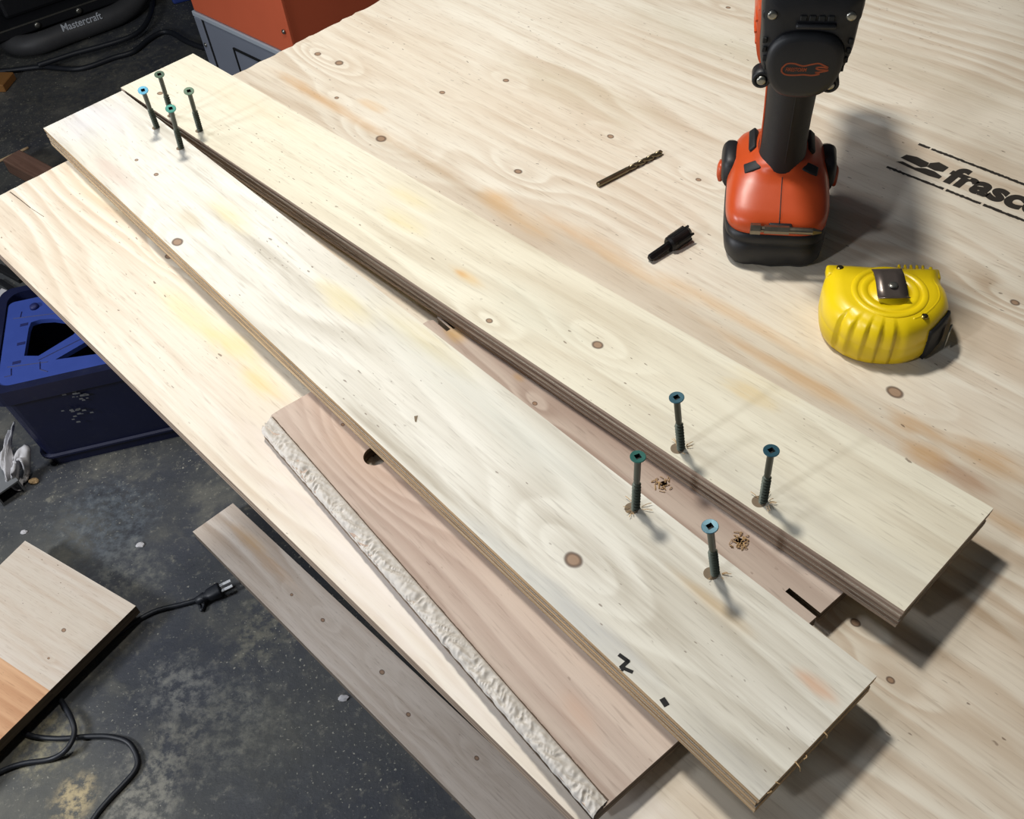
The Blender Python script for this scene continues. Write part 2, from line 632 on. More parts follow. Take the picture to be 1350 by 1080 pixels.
outl = [(2.44, 1.22), (2.44, 0.0), (0.0, 0.0)]
yy = 0.0
while yy < 1.2:
    rag = 0.0006 if yy < 0.24 else 0.0022
    yy += random.uniform(0.004, 0.012) if yy < 0.6 else 0.03
    outl.append((random.uniform(-rag, rag * 0.3), min(yy, 1.219)))
outl.append((0.0, 1.22))
me = plate_mesh('plywood_sheet', outl, [], -0.012, 0.0)
sheet = thing('plywood_sheet', 'large pale plywood sheet forming the work surface under the long boards and tools', 'plywood', MS)
face = link('panel', me, M['sheet'], sheet)
# hairline crack near the sheet's corner
crack = bmesh.new()
c0 = [sl(13, 253), sl(25, 262), sl(40, 274), sl(58, 286)]
for (a, b), ww in zip(zip(c0, c0[1:]), (0.0009, 0.0007, 0.0004)):
    d = (Vector(b) - Vector(a)).normalized()
    nn = Vector((-d.y, d.x)) * ww / 2
    crack.faces.new([crack.verts.new((q.x, q.y, 0.00008)) for q in (Vector(a) - nn, Vector(b) - nn, Vector(b) + nn, Vector(a) + nn)])
obj('crack', crack, M['caulk_gap'], sheet)


# ---- ink stamp on the sheet
def strip_poly(bm, pts, z=0.00012):
    bm.faces.new([bm.verts.new((*sl(a, b), z)) for a, b in pts])


bm = bmesh.new()


def rough_line(bm, a, b, wd, nseg=60, z=0.00012, gap=0.12):
    A, B = Vector(sl(*a)), Vector(sl(*b))
    d = (B - A)
    nn = Vector((-d.y, d.x)).normalized()
    for i in range(nseg):
        if random.random() < gap * 0.3:
            continue
        t0, t1 = i / nseg, (i + 1.02) / nseg
        w1 = wd * random.uniform(0.35, 0.6)
        w2 = wd * random.uniform(0.35, 0.6)
        p, q = A + d * t0, A + d * t1
        bm.faces.new([bm.verts.new((*v, z)) for v in (p - nn * w1, q - nn * w1, q + nn * w2, p + nn * w2)])


rough_line(bm, (1211, 190), (1365, 249), 0.0030)
obj('stamp_line', bm, M['ink'], sheet)
bm = bmesh.new()
rough_line(bm, (1169, 220), (1365, 297), 0.0030)
obj('stamp_line', bm, M['ink'], sheet)
# abstract double-chevron mark before the letters
bm = bmesh.new()
for poly in ([(1187, 208), (1195, 204), (1209, 207), (1225, 215), (1222, 220), (1214, 221), (1204, 216)],
             [(1226, 215), (1238, 214), (1251, 221), (1243, 227), (1232, 225), (1222, 220)],
             [(1181, 213), (1190, 213), (1206, 221), (1220, 222), (1232, 226), (1242, 233), (1238, 236), (1224, 232), (1207, 225)]):
    strip_poly(bm, poly)
obj('stamp_mark', bm, M['ink'], sheet)
lt = text_mesh('stamp_lettering', 'frasco', 0.0330, 0.00006, 0.0016, 0.10, 1.02, 0.94)
p0 = at(1243, 238, 0)
p1 = at(1340, 275, 0)
bdir = (p1 - p0).normalized()
lo = link('stamp_lettering', lt, M['ink'], sheet)
ML = MSi @ frame(bdir, Vector((-bdir.y, bdir.x, 0)), p0 + Vector((0, 0, 0.0001)))
lo.matrix_local = ML

# hidden trestle that carries the sheet
tr = thing('workbench', 'wooden trestle bench under the large plywood sheet', 'workbench', MS)
M['bench'] = wood('bench_lumber', (200, 176, 140), (186, 160, 122), (150, 118, 84), seed=8.0)
obj('bench_frame', bbox(0.5, 2.1, 0.45, 0.50, -0.10, -0.012), M['bench'], tr)
obj('bench_frame', bbox(0.5, 2.1, 1.00, 1.05, -0.10, -0.012), M['bench'], tr)
for lx in (0.5, 2.05):
    for ly in (0.50, 0.95):
        obj('leg', bbox(lx, lx + 0.05, ly, ly + 0.05, -TOP, -0.012), M['bench'], tr)


# ------------------------------------------------------------------ long boards
def long_board(name, corners, label, mat, px_fn_knots=None):
    """corners in pixels: far-left, far-right, near-right, near-left on the board's top plane"""
    C = [atp(x, y, PT) for x, y in corners]
    X = ((C[3] - C[0]) + (C[2] - C[1])).normalized()
    Zn = Vector((SLOPE * -SD.x, SLOPE * -SD.y, 1)).normalized()
    Mx = frame(X, Zn.cross(X), C[0], Zn)
    return C, Mx


CA, MA = long_board('a', [(57, 169), (161, 119.5), (1156, 891.5), (1001, 1055)], '', None)
CB, MB_ = long_board('b', [(159, 115.5), (254.5, 70.5), (1310, 670), (1192, 806)], '', None)
MAi, MBi = MA.inverted(), MB_.inverted()


def la(x, y):
    p = MAi @ atp(x, y, PT)
    return p.x, p.y


def lb(x, y):
    p = MBi @ atp(x, y, PT)
    return p.x, p.y


grey, yel = (186, 184, 172), (232, 214, 150)
M['boardA'] = wood('long_board_face_white', (238, 234, 223), (226, 221, 207), (168, 156, 136), seed=5.7, ringk=60, ringamp=7.0, ringcon=0.5, streak=0.62,
                   knots=K(la, [(234, 319, .0058), (755, 738, .0066), (206, 230, .003), (180, 211, .0022)]),
                   stains_tints=S(la, [(150, 230, .04, .010, (206, 176, 162), .7), (215, 375, .04, .008, (206, 176, 146), .4), (300, 280, .04, .01, yel, .6),
                                 (455, 400, .04, .012, yel, .6), (560, 445, .06, .012, yel, .45), (250, 290, .02, .012, (206, 190, 158), .6),
                                 (1078, 905, .014, .005, (214, 168, 134), .8), (940, 795, .03, .005, (205, 175, 130), .6),
                                 (780, 830, .06, .008, (160, 160, 164), .55), (700, 770, .08, .012, (196, 198, 196), .6), (960, 1000, .05, .010, (150, 148, 146), .5),
                                 (640, 540, .15, .02, (226, 228, 220), .5), (120, 160, .05, .04, (226, 224, 232), .6)]),  # last entry puts the cool light at the far end into the colour
                   speck=0.6, side=((196, 168, 130), (152, 128, 98), (120, 98, 72)), plies=5)
M['boardB'] = wood('long_board_face_cream', (236, 230, 210), (228, 220, 198), (190, 174, 148), seed=12.3, ringk=38, ringamp=5.0, ringcon=0.4, streak=0.42,
                   knots=K(lb, [(788, 455, .0046), (645, 423, .0030), (211, 123, .0036)]),
                   stains_tints=S(lb, [(609, 361, .008, .003, (206, 150, 90), .9), (618, 366, .02, .006, (226, 194, 140), .7), (985, 520, .02, .008, (222, 194, 136), .8),
                                 (1005, 505, .03, .01, (228, 206, 156), .5), (540, 260, .03, .01, yel, .4), (530, 290, .03, .01, yel, .5),
                                 (700, 410, .05, .02, (206, 204, 186), .5), (1050, 680, .15, .02, (208, 204, 192), .5), (330, 140, .10, .02, (234, 220, 190), .5)]),
                   speck=0.7, side=((178, 160, 142), (142, 122, 106), (104, 86, 74)), plies=7)


def build_board(name, C, Mx, label, mat, cat='board', splinters=False):
    root = thing(name, label, cat, Mx, 'long plywood boards side by side')
    inv = Mx.inverted()
    L = [inv @ c for c in C]
    bm = bmesh.new()
    # chamfer-free sawn plywood with slightly uneven plies at the ends
    n = 6
    for i in range(n):
        z1 = -PT * i / n
        z0 = -PT * (i + 1) / n
        e = [0.0, 0.0004, 0.0, 0.0005, 0.0002, 0.0][i % 6] * (1 if i else 0)
        x0 = random.uniform(0, 0.0006) if i else 0
        x1 = random.uniform(0.0002, 0.0016) if i else 0
        poly = [(L[0].x + x0, L[0].y + e), (L[1].x + x0, L[1].y - e), (L[2].x - x1, L[2].y - e), (L[3].x - x1, L[3].y + e)]
        A = [bm.verts.new((*p, z0)) for p in poly]
        B = [bm.verts.new((*p, z1)) for p in poly]
        bm.faces.new(A[::-1])
        bm.faces.new(B)
        for a in range(4):
            b = (a + 1) % 4
            bm.faces.new((A[a], A[b], B[b], B[a]))
    obj('plank', bm, mat, root)
    return root


boardA = build_board('plywood_board', CA, MA, 'long narrow plywood board nearest the camera with a dark round knot and black ink mark', M['boardA'])
boardB = build_board('plywood_board', CB, MB_, 'long narrow plywood board beside the power drill, farther of the two', M['boardB'])
# black mark and dot on board A
bm = bmesh.new()


def stroke(bm, fn, pts, wd, z=0.00012):
    pts = [Vector(fn(*p)) for p in pts]
    for a, b in zip(pts, pts[1:]):
        d = (b - a).normalized()
        nn = Vector((-d.y, d.x)) * wd / 2
        a2, b2 = a - d * wd * 0.3, b + d * wd * 0.3
        bm.faces.new([bm.verts.new((*q, z)) for q in (a2 - nn, b2 - nn, b2 + nn, a2 + nn)])


stroke(bm, la, [(817, 864), (828, 872), (819, 880)], 0.0021)
stroke(bm, la, [(819, 880), (833, 886)], 0.0019, 0.00014)
stroke(bm, la, [(823, 878), (820, 884)], 0.0014, 0.00016)
obj('ink_mark', bm, M['charred'], boardA)
bm = bmesh.new()
stroke(bm, la, [(874, 923), (878, 929)], 0.0030)
obj('ink_dot', bm, M['charred'], boardA)
bm = bmesh.new()
bm.faces.new([bm.verts.new((*la(*p), 0.00012)) for p in ((546, 549), (551, 548), (549, 557), (547, 556))])
obj('chipped_fleck', bm, M['bore'], boardA)
# sawn splinters hanging off the near end
bm = bmesh.new()
for px, py, qx, qy in ((1048, 1004, 1055, 1017), (1060, 1001, 1062, 994), (1012, 1046, 1016, 1040), (1086, 965, 1090, 973), (1022, 1031, 1028, 1034)):
    a, b = MAi @ atp(px, py, PT), MAi @ atp(qx, qy, PT - 0.003)
    add_tube(bm, [a, (a + b) / 2 + Vector((0.001, 0, 0.0008)), b], 0.0003, 5, 3)
o = obj('splinter_fringe', bm, M['shaving'], boardA)
o['kind'] = 'stuff'

# ------------------------------------------------------------------ caulked pink board under them
Xc = (atp(783, 1077, 0) - atp(345, 568, 0)).normalized()
Zn = Vector((SLOPE * -SD.x, SLOPE * -SD.y, 1)).normalized()
LOFF = -0.0004
MC = frame(Xc, Zn.cross(Xc), atp(345, 568, LOFF), Zn)
MCi = MC.inverted()


def lc(x, y):
    p = MCi @ atp(x, y, LOFF)
    return p.x, p.y


CT = 0.008
M['boardC'] = wood('pink_board_face', (208, 192, 178), (199, 179, 165), (156, 130, 116), seed=21.0, ringk=60, ringamp=6, ringcon=0.62, streak=0.3,
                   knots=K(lc, [(705, 532, .0022), (495, 601, .0085), (452, 560, .0016)]),
                   stains_tints=S(lc, [(602, 440, .012, .008, (206, 164, 92), .95), (685, 497, .006, .004, (190, 150, 96), .8), (760, 940, .02, .008, (200, 160, 134), .5),
                                 (470, 590, .05, .03, (196, 170, 150), .5)]),
                   speck=0.35, side=((120, 102, 84), (96, 80, 66), (70, 58, 46)), plies=3, thick=0.008)
cn, cr = Vector(lc(783, 1077)), Vector(lc(1110, 783))
endd = (cr - cn).normalized()
wC = 0.205
far0, far1, farT = Vector(lc(345, 568)), Vector(lc(358, 547)), Vector(lc(572, 419.5))
fd = (farT - far1).normalized()
nearR = cn + endd * wC
# slots at the far end (two, running along the grain) and one at the near end
outer = [tuple(cn), tuple(far0), (far0.x - 0.001, far0.y + 0.004), tuple(far1), tuple(lc(372, 538)), tuple(lc(390, 528)), tuple(lc(404, 520)), tuple(lc(430, 505))]
s1a = Vector(lc(568, 421.5))
Yd = Vector((0, 1))


def slot_far(p, w_, depth):
    return [(p.x, p.y), (p.x + depth, p.y), (p.x + depth, p.y + w_), (p.x, p.y + w_)]


fx = farT.x
outer += [tuple(lc(563, 423.5))]
y1 = lc(569, 420)[1]
outer += slot_far(Vector((fx + 0.001, y1)), 0.0034, 0.0165)
y2 = lc(578, 417)[1]
outer += slot_far(Vector((fx + 0.0, y2)), 0.0040, 0.019)
outer += [(fx, wC), tuple(nearR)]
# near end slot
sn0, sn1 = Vector(lc(1035, 780)), Vector(lc(1071, 809))
eN = cn + endd * ((sn1.y - cn.y) / endd.y)
outer += [(eN.x + endd.x / endd.y * 0.0034, eN.y + 0.0034), (sn0.x, sn0.y + 0.0034), (sn0.x, sn0.y), (eN.x, eN.y)]


def circ(c, r, n=20, e=1.0):
    return [(c[0] + r * math.cos(2 * math.pi * i / n), c[1] + r * e * math.sin(2 * math.pi * i / n)) for i in range(n)]


holes = [circ(lc(495, 601), 0.0078, 28), circ(lc(875, 638), 0.0022, 12), circ(lc(975, 714), 0.0024, 12)]
me = plate_mesh('plank', outer, holes, -CT, 0.0)
boardC = thing('slotted_board', 'pinkish thin board with a caulked edge and a round hole lying under both long boards', 'board', MC)
link('plank', me, M['boardC'], boardC)
bm = bbox(0.262, 0.300, 0.035, 0.17, -CT - 0.0042, -CT)
obj('batten', bm, M['bench'], boardC)

# caulk bead: a strip of smeared, transversally ridged filler
bm = bmesh.new()
Lc_ = cn.x
nx, ny = 900, 14
inner0, inner1 = Vector(lc(359, 550)), Vector(lc(801, 1056))
rows = []
for i in range(nx + 1):
    u = i / nx
    pin = inner0.lerp(inner1, u)
    pout = far0.lerp(cn, u) + Vector((0, -0.0005))
    row = []
    width = 1 + 0.06 * mnoise.noise(Vector((u * 60, 3, 0)))
    for j in range(ny + 1):
        v = j / ny
        p = pin.lerp(pout, v * (1 if j < ny else width))
        edgefall = math.sin(math.pi * min(1, max(0, v * 0.9 + 0.05))) ** 0.5
        a = p.x * 260 + v * 9.0 + 5.0 * mnoise.noise(Vector((p.x * 30, v, 0)))
        rid = math.sin(a) * mnoise.noise(Vector((p.x * 90, v * 2.5, 1.7)))
        rid2 = mnoise.noise(Vector((p.x * 420, v * 5, 4.2)))
        lump = mnoise.noise(Vector((p.x * 55, v * 2.0, 9.0)))
        ridge = 1 - 2.4 * abs(mnoise.noise(Vector((p.x * 230 + v * 3.2 + 2 * lump, v * 1.2, 6.0))))
        z = 0.0010 * edgefall + (0.0022 * ridge * (0.25 + v) + 0.0022 * rid * v + 0.0006 * rid2 + 0.0010 * lump) * edgefall - 0.0008 * v * v
        if j == 0:
            z = -0.0003
        if j == ny:
            z = -0.0022
        row.append(bm.verts.new((p.x, p.y, z + 0.0002)))
    rows.append(row)
for a, b in zip(rows, rows[1:]):
    for j in range(ny):
        bm.faces.new((a[j], a[j + 1], b[j + 1], b[j]))
obj('caulk_bead', bm, M['caulk'], boardC, True)
bm = bmesh.new()
for s in range(160):
    u0, u1 = s / 160, (s + 1.05) / 160
    w_ = 0.0004 + 0.0005 * abs(mnoise.noise(Vector((s * 0.23, 0, 0))))
    a, b = inner0.lerp(inner1, u0), inner0.lerp(inner1, u1)
    bm.faces.new([bm.verts.new((q.x, q.y, 0.00015)) for q in (a - Vector((0, 0.0003)), b - Vector((0, 0.0003)), b + Vector((0, w_)), a + Vector((0, w_)))])
obj('seam', bm, M['caulk_gap'], boardC)


# curled shavings round the pilot holes
def shavings(cx, cy, label, n=26, seed=1):
    random.seed(seed)
    bm = bmesh.new()
    for i in range(n):
        a = random.uniform(0, 6.28)
        r = random.uniform(0.002, 0.0062)
        c = Vector((*lc(cx, cy), 0.0004)) + Vector((math.cos(a) * r, math.sin(a) * r, 0))
        b = random.uniform(0, 6.28)
        l = random.uniform(0.0008, 0.002)
        d = Vector((math.cos(b), math.sin(b), 0)) * l
        add_tube(bm, [c - d, c + Vector((0, 0, random.uniform(0.0002, 0.001))), c + d], random.uniform(0.0002, 0.0004), 4, 2)
    o = obj('wood_shavings', bm, M['shaving'], None, matrix=MC)
    tag(o, label, 'shavings', 'drilling crumbs on the pink board')
    o['kind'] = 'stuff'


shavings(875, 638, 'crumbs of drilled wood round the pilot hole in the pink board, beside the green screw', 22, 3)
shavings(975, 714, 'ring of drilled wood crumbs round the pilot hole in the pink board, nearer its slotted end', 34, 4)

# ------------------------------------------------------------------ screws
R_HEAD = 0.0043


def screw_head():
    bm = bmesh.new()
    n = 32
    outer_r = [(R_HEAD * 0.55, -0.0024), (R_HEAD * 0.93, -0.0007), (R_HEAD, -0.0004), (R_HEAD, 0.0), (R_HEAD * 0.95, 0.00018)]
    rings = []
    for r, h in outer_r:
        rings.append([bm.verts.new((r * math.cos(2 * math.pi * i / n), r * math.sin(2 * math.pi * i / n), h)) for i in range(n)])
    sq = 0.0016

    def sqp(i, s, h):
        t = 2 * math.pi * i / n
        c, s_ = math.cos(t), math.sin(t)
        k = s / max(abs(c), abs(s_))
        return bm.verts.new((c * k, s_ * k, h))
    rings.append([sqp(i, sq, 0.00012) for i in range(n)])
    for a, b in zip(rings, rings[1:]):
        for i in range(n):
            j = (i + 1) % n
            bm.faces.new((a[i], a[j], b[j], b[i]))
    bm.faces.new(rings[0][::-1])
    return bm, n, sq


def head_mesh():
    bm, n, sq = screw_head()
    bmesh.ops.recalc_face_normals(bm, faces=bm.faces)
    me = bpy.data.meshes.new('head')
    bm.to_mesh(me)
    bm.free()
    return me


def thread_mesh(L):
    """helical ridge wound on the lower part of the shank; tip embedded in the board"""
    bm = bmesh.new()
    pitch = 0.0026
    top, bot = -L * 0.46, -L - 0.001
    turns = (top - bot) / pitch
    n = 18
    steps = int(turns * n)
    prev = None
    for i in range(steps + 1):
        t = i / n * 2 * math.pi
        z = top - i / n * pitch
        fade = min(1, i / n)
        r0, r1 = 0.0016, 0.0016 + 0.0010 * fade
        c, s = math.cos(t), math.sin(t)
        q = [bm.verts.new((r0 * c, r0 * s, z + 0.00055)), bm.verts.new((r1 * c, r1 * s, z)), bm.verts.new((r0 * c, r0 * s, z - 0.00055))]
        if prev:
            bm.faces.new((prev[0], prev[1], q[1], q[0]))
            bm.faces.new((prev[1], prev[2], q[2], q[1]))
        prev = q
    bmesh.ops.recalc_face_normals(bm, faces=bm.faces)
    me = bpy.data.meshes.new('thread')
    bm.to_mesh(me)
    bm.free()
    return me


def shank_mesh(L):
    bm = bmesh.new()
    add_lathe(bm, [(0.0015, -L - 0.001), (0.00170, -L * 0.46), (0.00190, -L * 0.42), (0.00190, -0.0032), (R_HEAD * 0.5, -0.0022)], 16)
    bmesh.ops.recalc_face_normals(bm, faces=bm.faces)
    me = bpy.data.meshes.new('shank')
    bm.to_mesh(me)
    bm.free()
    for p in me.polygons:
        p.use_smooth = True
    return me


bm = bmesh.new()
add_box(bm, -0.0016, 0.0016, -0.0016, 0.0016, -0.0016, -0.0014)
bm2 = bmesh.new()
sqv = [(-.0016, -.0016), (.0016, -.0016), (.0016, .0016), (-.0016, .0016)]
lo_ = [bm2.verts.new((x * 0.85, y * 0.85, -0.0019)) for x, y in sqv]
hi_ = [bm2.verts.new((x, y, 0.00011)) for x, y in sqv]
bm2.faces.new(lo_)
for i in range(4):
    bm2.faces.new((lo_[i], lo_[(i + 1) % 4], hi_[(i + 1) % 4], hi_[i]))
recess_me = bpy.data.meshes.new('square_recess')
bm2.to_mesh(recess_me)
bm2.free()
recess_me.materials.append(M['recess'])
bm.free()
bore_bm = bmesh.new()
add_lathe(bore_bm, [(0.0040, -0.0010), (0.0040, 0.00012), (0.0036, 0.00018)], 24)
bore_me = bpy.data.meshes.new('countersunk_hole')
bmesh.ops.recalc_face_normals(bore_bm, faces=bore_bm.faces)
bore_bm.to_mesh(bore_me)
bore_bm.free()
bore_me.materials.append(M['bore'])

screws = [
    ((841, 602), (838, 671), MA, boardA, 'green_head', 'near', 'green-headed deck screw with square drive standing in the nearer long board, left of its pair'),
    ((936, 694), (943, 757), MA, boardA, 'blue_head', 'near', 'blue-green deck screw nearest the camera in the nearer long board'),
    ((892, 524), (898, 592), MB_, boardB, 'blue_head', 'near', 'deck screw leaning left at the drill end of the farther long board'),
    ((1017, 594), (1006, 662), MB_, boardB, 'blue_head', 'near', 'deck screw leaning right near the cut end of the farther long board'),
    ((188.5, 119), (207, 168), MA, boardA, 'bright_head', 'far', 'bright blue-headed deck screw at the far end of the nearer board, leftmost of four'),
    ((225, 143), (239, 195), MA, boardA, 'teal_head', 'far', 'teal-headed deck screw at the far end, closest of the four to the camera'),
    ((210, 98), (227, 152), MB_, boardB, 'grey_head', 'far', 'grey-green deck screw at the far end, rearmost of the four'),
    ((249, 120), (264, 172), MB_, boardB, 'grey_head', 'far', 'grey-green deck screw at the far end, rightmost of the four'),
]
SL = 0.046
for hpx, bpx, Mx, brd, hm, grp, label in screws:
    base = atp(*bpx, PT)
    # head sits 46 mm up; choose the lean from the ray through the head's pixel
    d = ray(*hpx)
    tz = (base.z - TOP + SL - CAMZ) / d.z
    head = Vector((0, 0, TOP + CAMZ)) + d * tz
    ax = (head - base)
    L = ax.length
    ax.normalize()
    Mh = frame(ax.orthogonal(), None, head, ax) if False else None
    xa = Vector((1, 0.35, 0)).normalized()
    Mh = frame(xa - ax * xa.dot(ax), (0, 1, 0), head, ax)
    s = thing('deck_screw', label, 'screw', Mh, 'deck screws at the near end of the boards' if grp == 'near' else 'deck screws at the far end of the boards')
    link('head', head_mesh(), M[hm], s)
    link('recess', recess_me, None, s)
    link('shank', shank_mesh(L), M['shank'], s)
    link('thread', thread_mesh(L), M['thread'], s)
    inv = Mx.inverted()
    hb = bpy.data.objects.new('countersunk_hole', bore_me)
    COL.objects.link(hb)
    hb.parent = brd
    pl = inv @ base
    off = Vector((-0.0018, -0.0010, 0)) if grp == 'near' else Vector((-0.0006, 0, 0))
    pb = inv @ (base + (Vector((-0.0022, 0.0006, 0)) if grp == 'near' else Vector((-0.001, 0, 0))))
    hb.location = (pb.x, pb.y, 0)
    hb.scale = (1, 1, 1) if grp == 'near' else (0.85, 0.85, 1)

# fibres torn up round the near screws
bm = bmesh.new()
random.seed(5)
for hpx, bpx, Mx, brd, hm, grp, label in screws[:4]:
    base = atp(*bpx, PT)
    for i in range(7):
        a = random.uniform(0, 6.28)
        p = base + Vector((math.cos(a), math.sin(a), 0)) * 0.0035 + Vector((0, 0, 0.0004))
        q = p + Vector((math.cos(a + random.uniform(-.8, .8)), math.sin(a), 0)) * random.uniform(0.002, 0.006) + Vector((0, 0, 0.0012))
        add_tube(bm, [p, (p + q) / 2 + Vector((0, 0, 0.0006)), q], 0.00022, 4, 2)
o = obj('wood_fibres', bm, M['shaving'])
tag(o, 'loose wood fibres torn up round the four near screws', 'wood fibres')
o['kind'] = 'stuff'

# ------------------------------------------------------------------ drill bit
a, b = at(788, 244, 0.002), at(874, 200, 0.002)
dv = (b - a)
Lb = dv.length
MD = frame(dv, (0, 0, 1), Vector((a.x, a.y, TOP + 0.0023)), Vector((0, 0, 1)))
bit = thing('drill_bit', 'loose steel twist drill bit lying on the plywood sheet', 'drill bit', MD)
bm = bmesh.new()
add_cyl(bm, (0, 0, 0), (Lb * 0.44, 0, 0), 0.0023, 0.0023, 20)
bmesh.ops.bevel(bm, geom=[e for e in bm.edges if len(e.link_faces) == 2 and e.calc_length() < 0.001 and all(v.co.x < 1e-6 for v in e.verts)], offset=0.0004, segments=1, affect='EDGES')
obj('shank', bm, M['bitsteel'], bit, False)
bm = bmesh.new()
rings = []
n = 24
N = 120
for i in range(N + 1):
    x = Lb * 0.44 + (Lb * 0.56) * i / N
    tw = i / N * 2 * math.pi * 2.1
    tip = max(0.05, min(1, (Lb - x) / 0.0022))
    ring = []
    for j in range(n):
        t_ = 2 * math.pi * j / n
        fl_ = 1 - 0.48 * min(1, i / 8) * max(0, math.cos(2 * t_)) ** 1.2
        r = 0.0023 * fl_ * (tip if j % 1 == 0 else 1)
        ring.append(bm.verts.new((x, r * math.cos(t_ + tw), r * math.sin(t_ + tw))))
    rings.append(ring)
for A_, B_ in zip(rings, rings[1:]):
    for j in range(n):
        bm.faces.new((A_[j], A_[(j + 1) % n], B_[(j + 1) % n], B_[j]))
bm.faces.new(rings[0][::-1])
bm.faces.new(rings[-1])
obj('flutes', bm, M['bitsteel'], bit, True)

# ------------------------------------------------------------------ countersink (black)
a, b = at(856, 342, 0.003), at(908, 306, 0.006)
dv = b - a
MK = frame(dv, (0, 0, 1), Vector((a.x, a.y, TOP + 0.0034)))
dirk = dv.normalized()
Lk = dv.length
zax = Vector((0, 0, 1)) - dirk * dirk.z
MK = frame(dirk, zax.cross(dirk), Vector((a.x, a.y, TOP + 0.0036)), zax)
ck = thing('countersink', 'small black countersink drill tool lying beside the long board', 'countersink', MK)
bm = bmesh.new()
add_cyl(bm, (0, 0, 0), (0.0012, 0, 0), 0.0022, 0.0030, 6)
add_cyl(bm, (0.0012, 0, 0), (Lk * 0.50, 0, 0), 0.0030, 0.0030, 6)
obj('hex_shank', bm, M['blacksteel'], ck)
bm = bmesh.new()
secs = [(0.0042, 0), (0.0054, 0.0016), (0.0058, 0.003), (0.0058, Lk * 0.46), (0.0050, Lk * 0.5), (0.0034, Lk * 0.52)]
add_cyl(bm, (Lk * 0.48, 0, 0.0002), (Lk * 0.48 + 0.0018, 0, 0.0002), 0.0046, 0.0060, 24)
add_cyl(bm, (Lk * 0.48 + 0.0018, 0, 0.0002), (Lk * 0.92, 0, 0.0002), 0.0060, 0.0060, 24)
add_cyl(bm, (Lk * 0.92, 0, 0.0002), (Lk, 0, 0.0002), 0.0060, 0.0036, 24)
obj('collar', bm, M['blacksteel'], ck)
bm = bmesh.new()
for i in range(5):
    t_ = 2 * math.pi * i / 5
    c, s = math.cos(t_), math.sin(t_)
    bmq = bmesh.new()
    add_box(bmq, Lk * 0.60, Lk * 0.99, -0.0007, 0.0007, 0.0050, 0.0065)
    bmq.transform(Matrix.Rotation(t_, 4, 'X'))
    mt = bpy.data.meshes.new('q')
    bmq.to_mesh(mt)
    bmq.free()
    bm.from_mesh(mt)
    bpy.data.meshes.remove(mt)
obj('cutter', bm, M['blacksteel'], ck)

# ------------------------------------------------------------------ tape measure
tx = Vector((0.973, -0.23, 0)).normalized()
MT = frame(tx, Vector((0.23, 0.973, 0)), Vector((0.2527, 0.4545, TOP)), Vector((0, 0, 1)))
tape = thing('tape_measure', 'yellow tape measure lying flat beside the power drill', 'tape measure', MT)


def tape_outline(n=160):
    """D-shaped outline, flat at the back (+y), round in front"""
    pts = []
    ctrl = [(0.0405, 0.002), (0.0400, 0.012), (0.0385, 0.0165), (0.0380, 0.0225), (0.0385, 0.0300), (0.0355, 0.0322), (0.020, 0.0328), (0.0, 0.0332), (-0.016, 0.0332),
            (-0.029, 0.0325), (-0.0355, 0.0290), (-0.0385, 0.020), (-0.0395, 0.008), (-0.0390, -0.004), (-0.0345, -0.0155), (-0.0265, -0.0245), (-0.0150, -0.0305), (-0.002, -0.0325),
            (0.0120, -0.0310), (0.0235, -0.0250), (0.0320, -0.0165), (0.0380, -0.007)]
    P = [Vector((x, y, 0)) for x, y in ctrl]
    m_ = len(P)
    for i in range(m_):
        a, b, c, d = P[i - 1], P[i], P[(i + 1) % m_], P[(i + 2) % m_]
        for j in range(10):
            u = j / 10
            pts.append(0.5 * ((2 * b) + (c - a) * u + (2 * a - 5 * b + 4 * c - d) * u * u + (3 * b - a - 3 * c + d) * u ** 3))
    return pts


TO = tape_outline()
H = 0.037


def tape_case():
    bm = bmesh.new()
    prof = [(0.0, 0.0045, 0), (0.003, 0.0015, 0.3), (0.007, 0.0002, 1), (0.016, 0.0, 1), (0.017, 0.0004, 1), (0.018, 0.0, 1), (0.027, 0.0008, 1), (0.0315, 0.0028, .9),
            (0.0345, 0.0058, .6), (0.0362, 0.0095, .25), (H, 0.0135, 0)]
    rings = []
    NN = len(TO)
    for h, ins, ribw in prof:
        ring = []
        for i, p in enumerate(TO):
            tng = (TO[(i + 1) % NN] - TO[i - 1]).normalized()
            nrm = Vector((-tng.y, tng.x, 0))      # ctrl runs counter-clockwise -> inward normal
            if nrm.dot(-p) < 0:
                nrm = -nrm
            ang = math.degrees(math.atan2(p.y, p.x))
            g = 0.0
            if -150 < ang < -70:
                u = (ang + 150) / 16.0
                f = u - math.floor(u)
                g = 0.0026 * (1 - f) ** 1.3 if f > 0.1 else 0.0026 * f / 0.1   # saw-tooth finger ribs
            back = p.y > 0.0305 and 0.004 < p.x < 0.034
            if back:
                g = 0.0009 * (0.5 + 0.5 * math.sin(p.x * 1400))
            q = p * (1 - (ins * 0.9) / max(0.02, p.length)) + nrm * (g * ribw)
            # the case is domed: pull the top ring to the middle
            ring.append(bm.verts.new((q.x, q.y, h)))
        rings.append(ring)
    NN = len(TO)
    for a_, b_ in zip(rings, rings[1:]):
        for i in range(NN):
            j = (i + 1) % NN
            bm.faces.new((a_[i], a_[j], b_[j], b_[i]))
    bm.faces.new(rings[0][::-1])
    bm.faces.new(rings[-1])
    return bm


